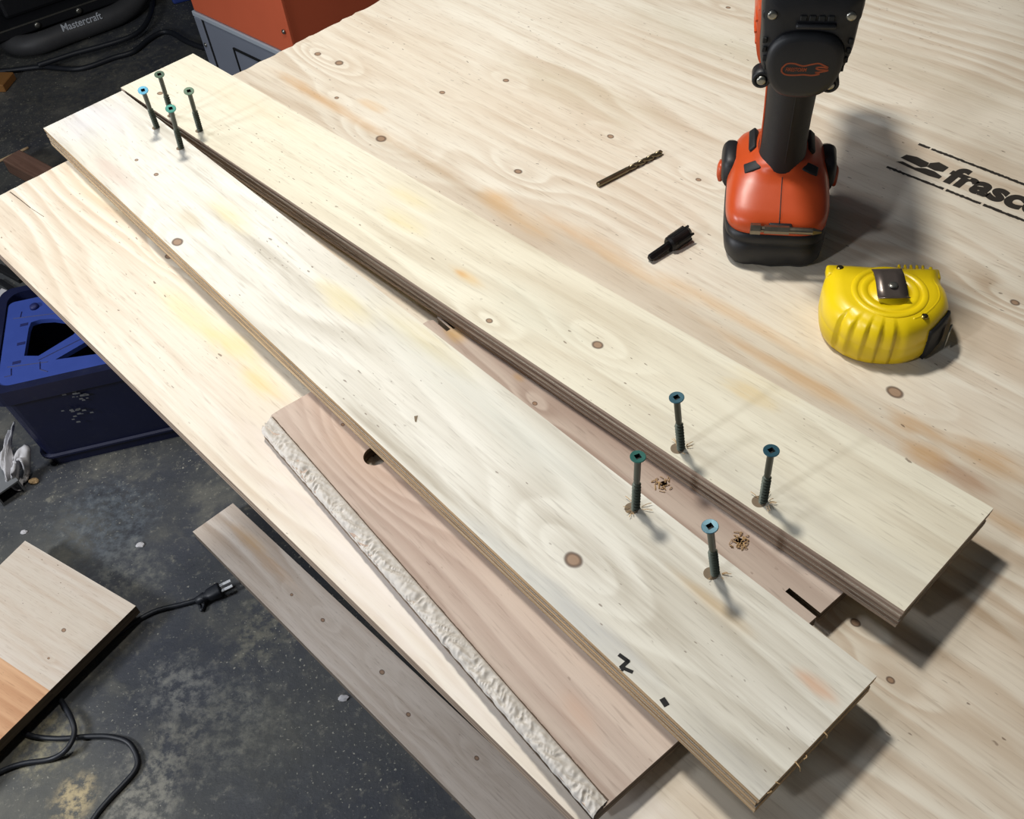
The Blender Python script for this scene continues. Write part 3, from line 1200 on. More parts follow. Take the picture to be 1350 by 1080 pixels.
o = obj('case', tape_case(), M['yellow'], tape, True)
bm = bmesh.new()
add_lathe(bm, [(0.0245, 0), (0.0243, 0.0007), (0.0235, 0.0012), (0.0218, 0.0014), (0.0205, 0.0012), (0.0198, 0.0004), (0.0192, 0.0003), (0.0182, 0.0012), (0.017, 0.0013),
               (0.0142, 0.0013), (0.0136, 0.0005), (0.0128, 0.0005), (0.0122, 0.0014), (0.004, 0.0016)], 64, (0.001, 0.002, H - 0.0006))
obj('round_boss', bm, M['yellow'], tape, True)
# grooved finger panel lines on the round front: raised ribs as parts
# raised bead that sweeps round the rim
bead = []
for i, p in enumerate(TO):
    ang = math.degrees(math.atan2(p.y, p.x))
    if -62 < ang < 38:
        tng = (TO[(i + 1) % len(TO)] - TO[i - 1]).normalized()
        nrm = Vector((-tng.y, tng.x, 0))
        if nrm.dot(-p) < 0:
            nrm = -nrm
        q = p + nrm * 0.0085
        bead.append((ang, Vector((q.x, q.y, 0.0352))))
bead.sort(key=lambda q: q[0])
bm = bmesh.new()
add_tube(bm, [q[1] for q in bead][::3], 0.0012, 8, 3)
obj('rim_bead', bm, M['yellow'], tape, True)
# belt clip: bent chrome strip
bm = bmesh.new()
prof = [(0.0180, 0.0005), (0.0178, 0.0030), (0.0150, 0.0050), (0.0090, 0.0058), (0.0030, 0.0050), (-0.0030, 0.0034), (-0.0070, 0.0022), (-0.0095, 0.0028), (-0.0115, 0.0042)]
xa_, xb_ = -0.0098, 0.0098
rows = []
for k, (yy, zz) in enumerate(prof):
    wv = 1.0 if 0 < k < 8 else (0.8 if k == 0 else 1.0)
    wv *= 0.93 + 0.07 * (k / 8)
    rows.append([bm.verts.new((x * wv, yy, zz + dz)) for dz in (0, -0.0008) for x in (xa_, -0.004, 0.004, xb_)])
for r0, r1 in zip(rows, rows[1:]):
    for j in range(3):
        bm.faces.new((r0[j], r0[j + 1], r1[j + 1], r1[j]))
        bm.faces.new((r0[4 + j], r1[4 + j], r1[5 + j], r0[5 + j]))
    bm.faces.new((r0[0], r1[0], r1[4], r0[4]))
    bm.faces.new((r0[3], r0[7], r1[7], r1[3]))
for r in (rows[0], rows[-1]):
    bm.faces.new((r[0], r[1], r[2], r[3], r[7], r[6], r[5], r[4]))
clip = obj('belt_clip', bm, M['chrome'], tape, True)
clip.matrix_local = Matrix.Translation((0.0010, 0.0020, H + 0.0010)) @ Matrix.Rotation(math.radians(5), 4, 'Z')
bm = bmesh.new()
add_lathe(bm, [(0.0030, 0), (0.0030, 0.0006), (0.0022, 0.0011), (0.0008, 0.0012)], 20, (0.001, 0.0, 0.0044))
obj('clip_screw', bm, M['steel'], clip, True)


def small_screw(parent, loc, r, mat, name='screw', axis='Z', rim=None):
    bm = bmesh.new()
    add_lathe(bm, [(r, -0.001), (r, 0.0002), (r * 0.85, 0.0007), (r * 0.5, 0.0009)], 20)
    s = obj(name, bm, mat, parent, True)
    bm = bmesh.new()
    add_box(bm, -r * 0.5, r * 0.5, -r * 0.1, r * 0.1, 0.00085, 0.00100)
    add_box(bm, -r * 0.1, r * 0.1, -r * 0.5, r * 0.5, 0.00085, 0.00101)
    obj('cross_slot', bm, M['recess'], s)
    s.matrix_local = Matrix.Translation(loc) @ (Matrix.Rotation(math.radians(90), 4, 'X') if axis == 'Y' else Matrix.Identity(4))
    return s


small_screw(tape, (-0.0285, 0.0248, 0.0360), 0.0024, M['brass'])
small_screw(tape, (0.0205, -0.0185, 0.0356), 0.0024, M['brass'])
bm = bmesh.new()
add_lathe(bm, [(0.0020, -0.001), (0.0020, 0.0003)], 16, (0.0330, 0.0262, 0.0335))
obj('lanyard_hole', bm, M['hole'], tape)
# raised corner pads at the two back corners
for cx_, sx_, ln in ((-0.0300, 0.007, 0.0065), (0.0310, 0.0055, 0.0060)):
    o = obj('corner_pad', bbox(cx_ - sx_, cx_ + sx_, 0.0262 - ln, 0.0262 + ln * 0.7, 0.026, 0.0342, 0.0022, 3), M['yellow'], tape, True)
# raised grip bars on the back right
for k in range(5):
    o = obj('grip_bar', bbox(0.0095 + k * 0.0038, 0.0113 + k * 0.0038, 0.0225, 0.0318, 0.030, 0.0352, 0.0007, 2), M['yellow2'], tape, True)
# black bumper wrapped over the tape mouth
bm = bmesh.new()
sec = []
for i, p in enumerate(TO):
    ang = math.degrees(math.atan2(p.y, p.x))
    if -44 < ang < -3:
        tng = (TO[(i + 1) % len(TO)] - TO[i - 1]).normalized()
        nrm = Vector((-tng.y, tng.x, 0))
        if nrm.dot(-p) > 0:
            nrm = -nrm
        sec.append((ang, p + nrm * 0.0016))
sec.sort(key=lambda q: q[0])
rows = []
for k, (ang, p) in enumerate(sec):
    f = k / (len(sec) - 1)
    z0, z1 = 0.002 + 0.003 * f, 0.0285 - 0.003 * abs(f - 0.5)
    tin = p * 0.86
    rows.append([bm.verts.new((p.x * 0.985, p.y * 0.985, z0)), bm.verts.new((p.x, p.y, z0 + 0.002)), bm.verts.new((p.x, p.y, z1 - 0.002)), bm.verts.new((p.x * 0.98, p.y * 0.98, z1)),
                 bm.verts.new((tin.x, tin.y, z1)), bm.verts.new((tin.x, tin.y, z0))])
for r0, r1 in zip(rows, rows[1:]):
    for j in range(6):
        bm.faces.new((r0[j], r0[(j + 1) % 6], r1[(j + 1) % 6], r1[j]))
bm.faces.new(rows[0])
bm.faces.new(rows[-1][::-1])
obj('bumper', bm, M['rubber'], tape, True)
# steel end hook peeking past the mouth
o = obj('end_hook', bbox(-0.0006, 0.0006, -0.004, 0.004, 0.004, 0.020, 0.0004, 1), M['steel'], tape)
o.matrix_local = Matrix.Translation((0.0412, -0.0118, 0)) @ Matrix.Rotation(math.radians(-20), 4, 'Z')

# ------------------------------------------------------------------ cordless drill
fx_, fy_ = Vector((0.966, -0.26, 0)).normalized(), Vector((0.26, 0.966, 0)).normalized()
MDr = frame(fx_, fy_, Vector((0.2125, 0.578, TOP)), Vector((0, 0, 1)))
drill = thing('power_drill', 'orange and black cordless drill standing on its battery foot', 'power drill', MDr)


def subs(o, lv=1):
    md = o.modifiers.new('s', 'SUBSURF')
    md.levels = md.render_levels = lv
    return o


bm = bmesh.new()


def lobes(k, t_, x, y):
    # three shallow lobes across the battery's front foot
    if y < 0 and k < 5:
        y -= 0.0022 * abs(math.cos(x / 0.036 * math.pi * 1.5)) * (1 - k / 6)
    return x, y


add_loft(bm, [(0.0, 0, 0, 0.030, 0.042, 4), (0.0015, 0, 0, 0.033, 0.046, 4.5), (0.006, 0, 0, 0.0355, 0.0485, 5), (0.014, 0, 0, 0.0365, 0.049, 5), (0.021, 0, 0, 0.0365, 0.0488, 5),
              (0.0222, 0, 0, 0.0355, 0.0478, 5), (0.0235, 0, 0, 0.0362, 0.0485, 5), (0.029, 0, 0, 0.0362, 0.0485, 5), (0.031, 0, 0, 0.034, 0.046, 5)], n=96, mod=lobes)
obj('battery', bm, M['black'], drill, True)
bm = bmesh.new()
add_loft(bm, [(0.0295, 0, 0.001, 0.0350, 0.0475, 4.6), (0.031, 0, 0.001, 0.0362, 0.0488, 4.6), (0.038, 0, 0.001, 0.0365, 0.0490, 4.6), (0.042, 0, 0.002, 0.0360, 0.0475, 4.4), (0.046, 0, 0.005, 0.0348, 0.0440, 4.2),
              (0.0500, 0, 0.009, 0.0335, 0.0395, 4.0), (0.0540, 0, 0.0125, 0.0312, 0.0350, 3.6), (0.0575, 0, 0.0140, 0.0270, 0.0305, 3.0), (0.0610, 0, 0.0120, 0.0225, 0.0270, 2.6), (0.066, 0, 0.009, 0.0180, 0.0235, 2.3)], n=72)
obj('foot', bm, M['orange'], drill, True)
# centre seam on the foot
bm = bmesh.new()
add_tube(bm, [(0.001, -0.0481, 0.033), (0.001, -0.0481, 0.038), (0.001, -0.0456, 0.0421), (0.001, -0.0391, 0.0461), (0.001, -0.0306, 0.0501), (0.001, -0.0226, 0.0541), (0.001, -0.0166, 0.0576)], 0.00035, 5, 3)
obj('seam', bm, M['recess'], drill)
# recess scoop + bit clip at the front of the foot
o = obj('bit_clip', bbox(-0.006, 0.010, -0.0500, -0.0452, 0.0345, 0.0405, 0.001, 2), M['black'], drill, True)
# release buttons on both sides of the foot
for sx_ in (-1, 1):
    bm = bmesh.new()
    add_loft(bm, [(-0.004, 0.0, 0.046, 0.0045, 0.009, 3), (0.002, 0.0, 0.047, 0.0065, 0.012, 3), (0.022, 0.0, 0.047, 0.0070, 0.0125, 3), (0.030, 0.0, 0.046, 0.0050, 0.009, 3)], axis='Y', n=28)
    o = obj('release_button', bm, M['black'], drill, True)
    o.location = (sx_ * 0.0345, 0.008, -0.005)
    bm = bmesh.new()
    add_loft(bm, [(0.006, 0, 0.040, 0.0020, 0.006, 3), (0.012, 0, 0.040, 0.0030, 0.008, 3), (0.018, 0, 0.040, 0.0020, 0.006, 3)], axis='Y', n=20)
    o2 = obj('button_tab', bm, M['orange'], o, True)
    o2.location = (sx_ * 0.0068, 0, 0)
# grip
bm = bmesh.new()
add_loft(bm, [(0.054, 0, 0.0085, 0.0190, 0.0245, 2.3), (0.061, 0, 0.0080, 0.0172, 0.0235, 2.3), (0.075, 0, 0.0070, 0.0160, 0.0225, 2.3), (0.095, 0, 0.006, 0.0160, 0.0220, 2.3), (0.115, 0, 0.0055, 0.0166, 0.0230, 2.3),
              (0.135, 0, 0.005, 0.0176, 0.0245, 2.3), (0.150, 0, 0.005, 0.0185, 0.026, 2.3)], n=48)
obj('grip', bm, M['rubber'], drill, True)
bm = bmesh.new()
add_tube(bm, [(0.0015, -0.0150, 0.066), (0.0015, -0.0163, 0.082), (0.0015, -0.0168, 0.10), (0.0015, -0.0180, 0.12), (0.0015, -0.0196, 0.136)], 0.0003, 5, 3)
obj('grip_seam', bm, M['black'], drill)
# rubber toes of the grip moulding running out on to the foot
for sx_ in (-1, 1):
    o = obj('grip_toe', bbox(-0.0062, 0.0062, -0.004, 0.004, -0.001, 0.0022, 0.0010, 2), M['rubber'], drill, True)
    o.matrix_local = Matrix.Translation((sx_ * 0.0195, -0.0075, 0.0585)) @ Matrix.Rotation(sx_ * 0.45, 4, 'Y') @ Matrix.Rotation(0.35, 4, 'X')
    o = obj('grip_wing', bbox(-0.003, 0.003, -0.012, 0.012, -0.001, 0.0040, 0.0012, 2), M['rubber'], drill, True)
    o.matrix_local = Matrix.Translation((sx_ * 0.0190, 0.018, 0.0625)) @ Matrix.Rotation(sx_ * 0.75, 4, 'Y')
# orange side shells of the grip
for sx_ in (-1,):
    bm = bmesh.new()
    add_tube(bm, [(-0.0158, 0.001, 0.066), (-0.0160, 0.001, 0.095), (-0.0168, 0.001, 0.120), (-0.0178, 0.001, 0.146)], 0.0009, 6, 4)
    obj('grip_shell_edge', bm, M['orange'], drill, True)
# trigger (faces away from the camera)
obj('trigger', bbox(-0.006, 0.006, 0.026, 0.036, 0.112, 0.136, 0.003, 2), M['black'], drill, True)
# motor housing: orange barrel along +y with black rear cap
ZC = 0.176
bm = bmesh.new()
add_loft(bm, [(-0.030, -0.0015, ZC, 0.0275, 0.034, 2.8), (-0.005, -0.0025, ZC, 0.0285, 0.035, 2.6), (0.040, -0.001, ZC + 0.001, 0.0285, 0.034, 2.6), (0.085, 0, ZC + 0.003, 0.029, 0.030, 2.4), (0.100, 0, ZC + 0.004, 0.026, 0.027, 2.2)], axis='Y', n=48)
obj('motor_housing', bm, M['orange'], drill, True)
for k in range(5):
    o = obj('housing_rib', bbox(-0.0008, 0.0008, -0.028, 0.018, -0.0008, 0.0008, 0.0003, 1), M['orange'], drill)
    an = math.radians(150 + k * 12)
    o.matrix_local = Matrix.Translation((-0.0015 + 0.0285 * math.cos(an), 0, ZC + 0.0348 * math.sin(an))) @ Matrix.Rotation(-an, 4, 'Y')
bm = bmesh.new()
add_loft(bm, [(0.100, 0, ZC + 0.004, 0.0245, 0.0245, 2), (0.118, 0, ZC + 0.004, 0.0235, 0.0235, 2), (0.122, 0, ZC + 0.004, 0.021, 0.021, 2)], axis='Y', n=40)
obj('torque_collar', bm, M['black'], drill, True)
bm = bmesh.new()
add_loft(bm, [(0.122, 0, ZC + 0.004, 0.0205, 0.0205, 2), (0.150, 0, ZC + 0.004, 0.0200, 0.0200, 2), (0.162, 0, ZC + 0.004, 0.0110, 0.0110, 2)], axis='Y', n=40)
obj('chuck', bm, M['blacksteel'], drill, True)
# black rear cap: outline wide at the top, narrowing to a round bottom
capo = [(-0.0335, 0.0340), (-0.0150, 0.0370), (0.0, 0.0380), (0.0150, 0.0370), (0.0335, 0.0340), (0.0352, 0.0260), (0.0348, 0.0180), (0.0325, 0.0135), (0.0322, 0.0060), (0.0315, -0.0040), (0.0290, -0.0130),
        (0.0255, -0.0205), (0.0205, -0.0270), (0.0130, -0.0318), (0.0040, -0.0340), (-0.0060, -0.0338), (-0.0150, -0.0310), (-0.0215, -0.0270), (-0.0270, -0.0200), (-0.0305, -0.0100), (-0.0312, 0.0),
        (-0.0318, 0.0080), (-0.0325, 0.0140), (-0.0342, 0.0180), (-0.0350, 0.0260)]
capo = [(x * (0.86 if abs(x) < 0.0326 else 0.825), z) for x, z in capo]


def prism_y(outline, secs, cz):
    """outline (x,z) lofted along y with insets: secs = (y, scale, dz)"""
    bm = bmesh.new()
    rings = []
    for yv, sc, dz in secs:
        rings.append([bm.verts.new((x * sc, yv, cz + dz + z * sc)) for x, z in outline])
    nn = len(outline)
    for a_, b_ in zip(rings, rings[1:]):
        for i in range(nn):
            j = (i + 1) % nn
            bm.faces.new((a_[i], a_[j], b_[j], b_[i]))
    bm.faces.new(rings[0][::-1])
    bm.faces.new(rings[-1])
    return bm


def dense(outline, k=4):
    """smooth closed outline"""
    P_ = [Vector((x, 0, z)) for x, z in outline]
    out = []
    n_ = len(P_)
    for i in range(n_):
        a, b, c, d = P_[i - 1], P_[i], P_[(i + 1) % n_], P_[(i + 2) % n_]
        for j in range(k):
            u = j / k
            q = 0.5 * ((2 * b) + (c - a) * u + (2 * a - 5 * b + 4 * c - d) * u * u + (3 * b - a - 3 * c + d) * u ** 3)
            out.append((q.x, q.z))
    return out


YR = -0.050
o = obj('rear_cap', prism_y(dense(capo), [(-0.022, 1.0, 0), (-0.030, 1.01, 0), (YR + 0.005, 0.995, 0), (YR + 0.0015, 0.96, 0), (YR, 0.92, 0), (YR, 0.5, 0)], ZC), M['black'], drill, True)
capi = [(-0.0155, 0.0060), (-0.0080, 0.0085), (0.0, 0.0090), (0.0080, 0.0085), (0.0155, 0.0060), (0.0205, 0.0000), (0.0218, -0.0080), (0.0208, -0.0160), (0.0175, -0.0245), (0.0115, -0.0300), (0.0040, -0.0322),
        (-0.0050, -0.0322), (-0.0125, -0.0300), (-0.0180, -0.0240), (-0.0210, -0.0160), (-0.0220, -0.0080), (-0.0205, 0.0000)]
PCZ = -0.012
capi = [(x, z - PCZ) for x, z in capi]
o = obj('cap_plate', prism_y(dense(capi), [(YR + 0.001, 1.06, 0), (YR - 0.0022, 1.02, 0), (YR - 0.0040, 0.93, 0), (YR - 0.0046, 0.8, 0), (YR - 0.0050, 0.4, 0)], ZC + PCZ), M['black'], drill, True)
# bosses with screws
ears = [(-0.0222, 0.0190), (0.0222, 0.0190), (-0.0238, -0.0235), (0.0172, -0.0255)]
for ex, ez in ears:
    bm = bmesh.new()
    add_lathe(bm, [(0.0058, -0.009), (0.0058, 0.0008), (0.0050, 0.0016), (0.0036, 0.0016), (0.0035, 0.0004)], 24)
    e = obj('screw_boss', bm, M['black'], drill, True)
    e.matrix_local = Matrix.Translation((ex, YR + 0.002, ZC + ez)) @ Matrix.Rotation(math.radians(90), 4, 'X')
    bm = bmesh.new()
    add_lathe(bm, [(0.0030, 0.0002), (0.0030, 0.0022), (0.0023, 0.0030), (0.0012, 0.0031)], 20)
    q = obj('cap_screw', bm, M['steel'], e, True)
    bm = bmesh.new()
    add_lathe(bm, [(0.0009, 0.0030), (0.0009, 0.0033)], 6)
    obj('screw_recess', bm, M['recess'], q) if False else bm.free()
# vent slots: dark recessed openings
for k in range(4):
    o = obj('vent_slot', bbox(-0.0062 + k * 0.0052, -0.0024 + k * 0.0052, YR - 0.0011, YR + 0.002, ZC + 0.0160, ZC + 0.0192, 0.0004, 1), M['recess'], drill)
o = obj('vent_lip', bbox(-0.0082, 0.0150, YR - 0.0030, YR + 0.001, ZC + 0.0115, ZC + 0.0148, 0.0012, 2), M['black'], drill, True)
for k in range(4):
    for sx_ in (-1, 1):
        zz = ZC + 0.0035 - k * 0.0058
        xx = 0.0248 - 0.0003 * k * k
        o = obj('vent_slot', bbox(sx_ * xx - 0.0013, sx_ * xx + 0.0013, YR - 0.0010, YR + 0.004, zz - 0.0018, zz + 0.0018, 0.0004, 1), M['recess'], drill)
# flame emblem: outline band and inner tongues, printed orange
yl = YR - 0.00505
EZ = ZC - 0.0125


def tube_loop(bm, pts, r, closed=True):
    P_ = [Vector((x * 0.86, yl, EZ + z * 0.86)) for x, z in pts]
    if closed:
        P_.append(P_[0])
    Q = catmull(P_, 4)
    for a_, b_ in zip(Q, Q[1:]):
        d = (b_ - a_)
        if d.length < 1e-6:
            continue
        d.normalize()
        nn = Vector((-d.z, 0, d.x)) * r
        bm.faces.new([bm.verts.new(q) for q in (a_ - nn, b_ - nn, b_ + nn, a_ + nn)])


bm = bmesh.new()
tube_loop(bm, [(-0.0150, 0.001), (-0.0120, 0.0042), (-0.0070, 0.0045), (-0.0010, 0.0028), (0.004, 0.0040), (0.0090, 0.0050), (0.0125, 0.0038), (0.0160, 0.0018), (0.0110, 0.0022), (0.0080, 0.0016),
               (0.0105, 0.0002), (0.0165, 0.0000), (0.0110, -0.0016), (0.0080, -0.0020), (0.0110, -0.0030), (0.006, -0.0042), (0.0, -0.0038), (-0.006, -0.0044), (-0.0120, -0.0040), (-0.0148, -0.0018)], 0.00050)
obj('flame_emblem', bm, M['orange_dim'], drill)
lt = text_mesh('emblem_lettering', 'FIRESTORM', 0.0034, 0.00004, 0.00006, 0.2, 0.95, 0.74)
lo = link('emblem_lettering', lt, M['orange_dim'], drill)
lo.matrix_local = Matrix.Translation((-0.0108, yl - 0.0001, EZ - 0.0011)) @ Matrix.Rotation(math.radians(90), 4, 'X')

# screwdriver bit held in the clip on the drill foot
MB2 = MDr @ Matrix.Translation((0, -0.0514, 0.0385))
sb = thing('screwdriver_bit', 'dark steel hex-ended bit clipped across the front of the drill foot', 'screwdriver bit', MB2)
bm = bmesh.new()
add_cyl(bm, (-0.0185, 0, 0), (-0.0115, 0, 0), 0.0040, 0.0040, 6)
obj('hex_end', bm, M['darksteel'], sb)
bm = bmesh.new()
add_cyl(bm, (-0.0115, 0, 0), (-0.0090, 0, 0), 0.0022, 0.0022, 12)
add_cyl(bm, (-0.0090, 0, 0), (0.0080, 0, 0), 0.0031, 0.0031, 6)
add_cyl(bm, (0.0080, 0, 0), (0.0240, 0, 0), 0.0024, 0.0024, 12)
add_cyl(bm, (0.0240, 0, 0), (0.0300, 0, 0), 0.0026, 0.0010, 4)
obj('bit_shaft', bm, M['darksteel'], sb)


# ------------------------------------------------------------------ timber on the floor
def floor_quad(name, px, top, label, mat, thick, cat='board'):
    C = [fl(x, y, top) for x, y in px]
    X = (C[3] - C[0]).normalized()
    Mx = frame(X, Vector((0, 0, 1)).cross(X), C[0], Vector((0, 0, 1)))
    inv = Mx.inverted()
    L = [inv @ c for c in C]
    return Mx, L


M['boardE'] = wood('pine_lath_face', (220, 208, 196), (208, 194, 180), (160, 136, 114), seed=31.0, ringk=42, ringamp=6, ringcon=0.5, streak=0.4,
                   knots=[(0.265, 0.040, .004), (0.385, 0.045, .0045), (0.455, 0.030, .004), (0.20, 0.035, .003), (0.56, 0.05, .004)],
                   stains_tints=[(0.12, 0.045, .10, .010, (196, 160, 124), .7), (0.08, 0.05, .05, .012, (206, 172, 130), .6)], speck=0.3,
                   side=((128, 116, 104), (104, 94, 84), (84, 74, 64)))
eD = fl(619, 1072, 0.018) - fl(254, 701, 0.018)
e0, e1 = fl(254, 701, 0.018), fl(307, 663.5, 0.018)
eX = (eD.normalized() + (fl(590, 929, 0.018) - e1).normalized()).normalized()
ME = frame(eX, Vector((0, 0, 1)).cross(eX), e0, Vector((0, 0, 1)))
inv = ME.inverted()
l0, l1 = inv @ e0, inv @ e1
l3, l2 = inv @ fl(700, 1153, 0.018), inv @ fl(760, 1086, 0.018)
bm = bmesh.new()
poly = [l0, l1, l2, l3]
A_ = [bm.verts.new((p.x, p.y, -0.018)) for p in poly]
B_ = [bm.verts.new((p.x, p.y, 0)) for p in poly]
bm.faces.new(A_[::-1])
bm.faces.new(B_)
for a in range(4):
    b = (a + 1) % 4
    bm.faces.new((A_[a], A_[b], B_[b], B_[a]))
o = obj('pine_board', bm, M['boardE'], None, matrix=ME)
tag(o, 'narrow knotty pine board lying on the concrete floor beneath the sheet edge', 'board')

# offcut panel, lower left: two glued planks
top = 0.040
c_far, c_right = fl(33, 713, top), fl(179, 799, top)
c_low = fl(-20, 995, top)
fX = (c_right - c_far).normalized()
MF = frame(fX, Vector((0, 0, 1)).cross(fX), c_far, Vector((0, 0, 1)))
inv = MF.inverted()
R = inv @ c_right
LW = inv @ c_low
j1, j2 = inv @ fl(57, 905, top), inv @ fl(0, 868, top)
M['boardF'] = wood('offcut_plank_pale', (216, 205, 192), (208, 196, 180), (180, 152, 126), seed=41.0, ringk=55, ringamp=2.5, ringcon=0.35, speck=0.9,
                   knots=[((inv @ fl(84, 831, top)).x, (inv @ fl(84, 831, top)).y, .004), ((inv @ fl(64, 868, top)).x, (inv @ fl(64, 868, top)).y, .0022)],
                   side=((104, 90, 74), (84, 72, 58), (66, 56, 46)))
M['boardF2'] = wood('offcut_plank_orange', (214, 172, 134), (204, 158, 120), (168, 116, 80), seed=44.0, ringk=55, ringamp=2.5, ringcon=0.5, speck=0.5,
                    side=((104, 90, 74), (84, 72, 58), (66, 56, 46)))
off = thing('panel_offcut', 'square glued-up wood offcut with an orange-toned strip, lower left on the floor', 'board', MF)
WX = -0.26
edge = (LW - R)


def fedge(y):
    return R.x + edge.x * (y - R.y) / (edge.y)


yj = j1.y


def slab(poly, th, mat, name, par):
    bm = bmesh.new()
    A_ = [bm.verts.new((p[0], p[1], -th)) for p in poly]
    B_ = [bm.verts.new((p[0], p[1], 0)) for p in poly]
    bm.faces.new(A_[::-1])
    bm.faces.new(B_)
    for a in range(len(poly)):
        b = (a + 1) % len(poly)
        bm.faces.new((A_[a], A_[b], B_[b], B_[a]))
    return obj(name, bm, mat, par)


slab([(WX * 0, 0), (R.x, R.y), (fedge(yj), yj), (WX * 0 + 0.0 - 0.0, yj)], 0.018, M['boardF'], 'glued_plank', off)
slab([(0, yj), (fedge(yj), yj), (fedge(-0.34), -0.34), (0, -0.34)], 0.018, M['boardF2'], 'glued_plank', off)
# scrap block that props the panel up
o = obj('wood_block', bbox(0.03, 0.10, -0.26, -0.14, -top, -0.018, 0.001, 1), M['bench'], None, matrix=MF)
tag(o, 'short wood block propping up the glued offcut on the floor', 'block')

# power cord with plug
cr_ = 0.0036
cpts = [(262, 791), (240, 797), (205, 806), (175, 822), (152, 838), (110, 858), (60, 890), (32, 925), (27, 950), (36, 968), (74, 974), (120, 971), (148, 972), (170, 980), (181, 1000), (178, 1016), (163, 1034), (143, 1055), (122, 1082),
        (90, 1140), (20, 1160), (-60, 1120), (-50, 1045), (0, 1018), (30, 1007), (67, 1001), (88, 988), (98, 966), (93, 945), (78, 918), (74, 895), (95, 872)]
pts = []
for i, (x, y) in enumerate(cpts):
    dz = cr_
    if 23 <= i <= 28 and x > 84 and y > 940:
        dz = cr_ + 0.009
    pts.append(fl(x, y, dz))
cord = thing('extension_lead', 'black power cord with plug trailing across the floor under the wood offcut', 'cord', Matrix.Translation(pts[0]))
ci = Matrix.Translation(-pts[0])
bm = bmesh.new()
add_tube(bm, [ci @ p for p in pts], cr_, 10, 10)
obj('cable', bm, M['cable'], cord, True)
pa, pb_ = fl(258, 793, 0.010), fl(291, 777, 0.012)
d = (pb_ - pa).normalized()
MP = ci @ frame(d, Vector((0, 0, 1)).cross(d), pa, Vector((0, 0, 1)))
Lp = (pb_ - pa).length
bm = bmesh.new()
add_loft(bm, [(0, 0, 0, 0.0052, 0.0050, 2.2), (Lp * 0.35, 0, 0, 0.0075, 0.0065, 2.5), (Lp * 0.42, 0, 0, 0.0062, 0.0056, 2.5), (Lp * 0.50, 0, 0, 0.0088, 0.0072, 3),
              (Lp * 0.92, 0, 0, 0.0105, 0.0080, 3.5), (Lp, 0, 0, 0.0098, 0.0074, 3.5)], n=28)
pl = obj('plug', bm, M['cable'], cord, True)
pl.matrix_local = MP @ Matrix(((0, 0, 1, 0), (1, 0, 0, 0), (0, 1, 0, 0), (0, 0, 0, 1)))
for s_ in (-1, 1):
    bm = bbox(s_ * 0.0048 - 0.0024, s_ * 0.0048 + 0.0024, 0.0015, 0.0030, Lp, Lp + 0.017, 0.0004, 1)
    obj('prong', bm, M['bright'], pl)
bm = bmesh.new()
pc = fl(266, 790, 0.006)
add_tube(bm, [ci @ fl(262, 793, 0.010), ci @ fl(268, 789, 0.014), ci @ fl(269, 797, 0.004), ci @ fl(266, 805, 0.004), ci @ fl(263, 797, 0.004)], 0.0026, 8, 5)
obj('cord_strap', bm, M['cable'], cord, True)

# ------------------------------------------------------------------ blue crate
hc = 0.190
PLc, PRc = fl(57, 623), fl(242, 580)
cx_ = (PRc - PLc).normalized()
top_l = fl(0, 505, hc)
cy_ = Vector((0, 0, 1)).cross(cx_)
MCr = frame(cx_, cy_, PLc, Vector((0, 0, 1)))
crate = thing('storage_crate', 'dark blue plastic storage crate with bright blue slotted lid, on the floor', 'crate', MCr)
LCx, LCy = 0.40, 0.235
bm = bmesh.new()
th = 0.006


def rrect(x0, x1, y0, y1, r, n=6):
    out = []
    for cx, cy, a0 in ((x1 - r, y1 - r, 0), (x0 + r, y1 - r, 90), (x0 + r, y0 + r, 180), (x1 - r, y0 + r, 270)):
        for i in range(n + 1):
            a = math.radians(a0 + 90 * i / n)
            out.append((cx + r * math.cos(a), cy + r * math.sin(a)))
    return out


rings = []
tp = 0.010
for h_, ins in ((0, tp), (0.02, tp), (0.022, tp - 0.006), (0.026, tp - 0.006), (0.028, tp - 0.002), (hc - 0.03, 0.002), (hc - 0.028, -0.004), (hc, -0.004), (hc, 0.010), (0.01, tp + 0.008)):
    rings.append([bm.verts.new((x, y, h_)) for x, y in rrect(ins, LCx - ins, ins, LCy - ins, 0.022)])
for a_, b_ in zip(rings, rings[1:]):
    for i in range(len(a_)):
        j = (i + 1) % len(a_)
        bm.faces.new((a_[i], a_[j], b_[j], b_[i]))
bm.faces.new(rings[0][::-1])
bm.faces.new(rings[-1])
obj('body', bm, M['navy'], crate, False)
# bright lid with triangular cut-outs
iv = MCr.inverted()


def lidp(x, y):
    p = iv @ fl(x, y, hc)
    return p.x, p.y


lid_out = rrect(0.012, LCx - 0.012, 0.012, LCy - 0.030, 0.010)
h1 = [lidp(*p) for p in ((31, 468), (50, 468), (96, 440), (110, 425), (69, 419), (52, 420), (40, 424), (37, 432))]
h2 = [lidp(*p) for p in ((72, 473), (110, 451), (150, 430), (150, 461), (124, 466))]
link('lid', plate_mesh('lid', lid_out, [h1, h2], hc - 0.010, hc - 0.002), M['blue'], crate)
for p_ in ((31, 427), (27, 452), (21, 477)):
    x, y = lidp(*p_)
    obj('lid_slot', bbox(x - 0.006, x + 0.006, y - 0.003, y + 0.003, hc - 0.004, hc - 0.0015), M['blueline'], crate)
for a, b in (((17, 419), (90, 410)), ((9, 483), (62, 476)), ((50, 474), (118, 440)), ((5, 496), (14, 494)), ((14, 494), (14, 485)), ((52, 476), (52, 486)), ((52, 486), (62, 489)), ((28, 410), (26, 418))):
    p, q_ = Vector((*lidp(*a), hc - 0.0019)), Vector((*lidp(*b), hc - 0.0019))
    bm = bmesh.new()
    add_tube(bm, [p, q_], 0.0009, 4, 1)
    obj('lid_groove', bm, M['blueline'], crate)
x, y = lidp(45, 404)
bm = bmesh.new()
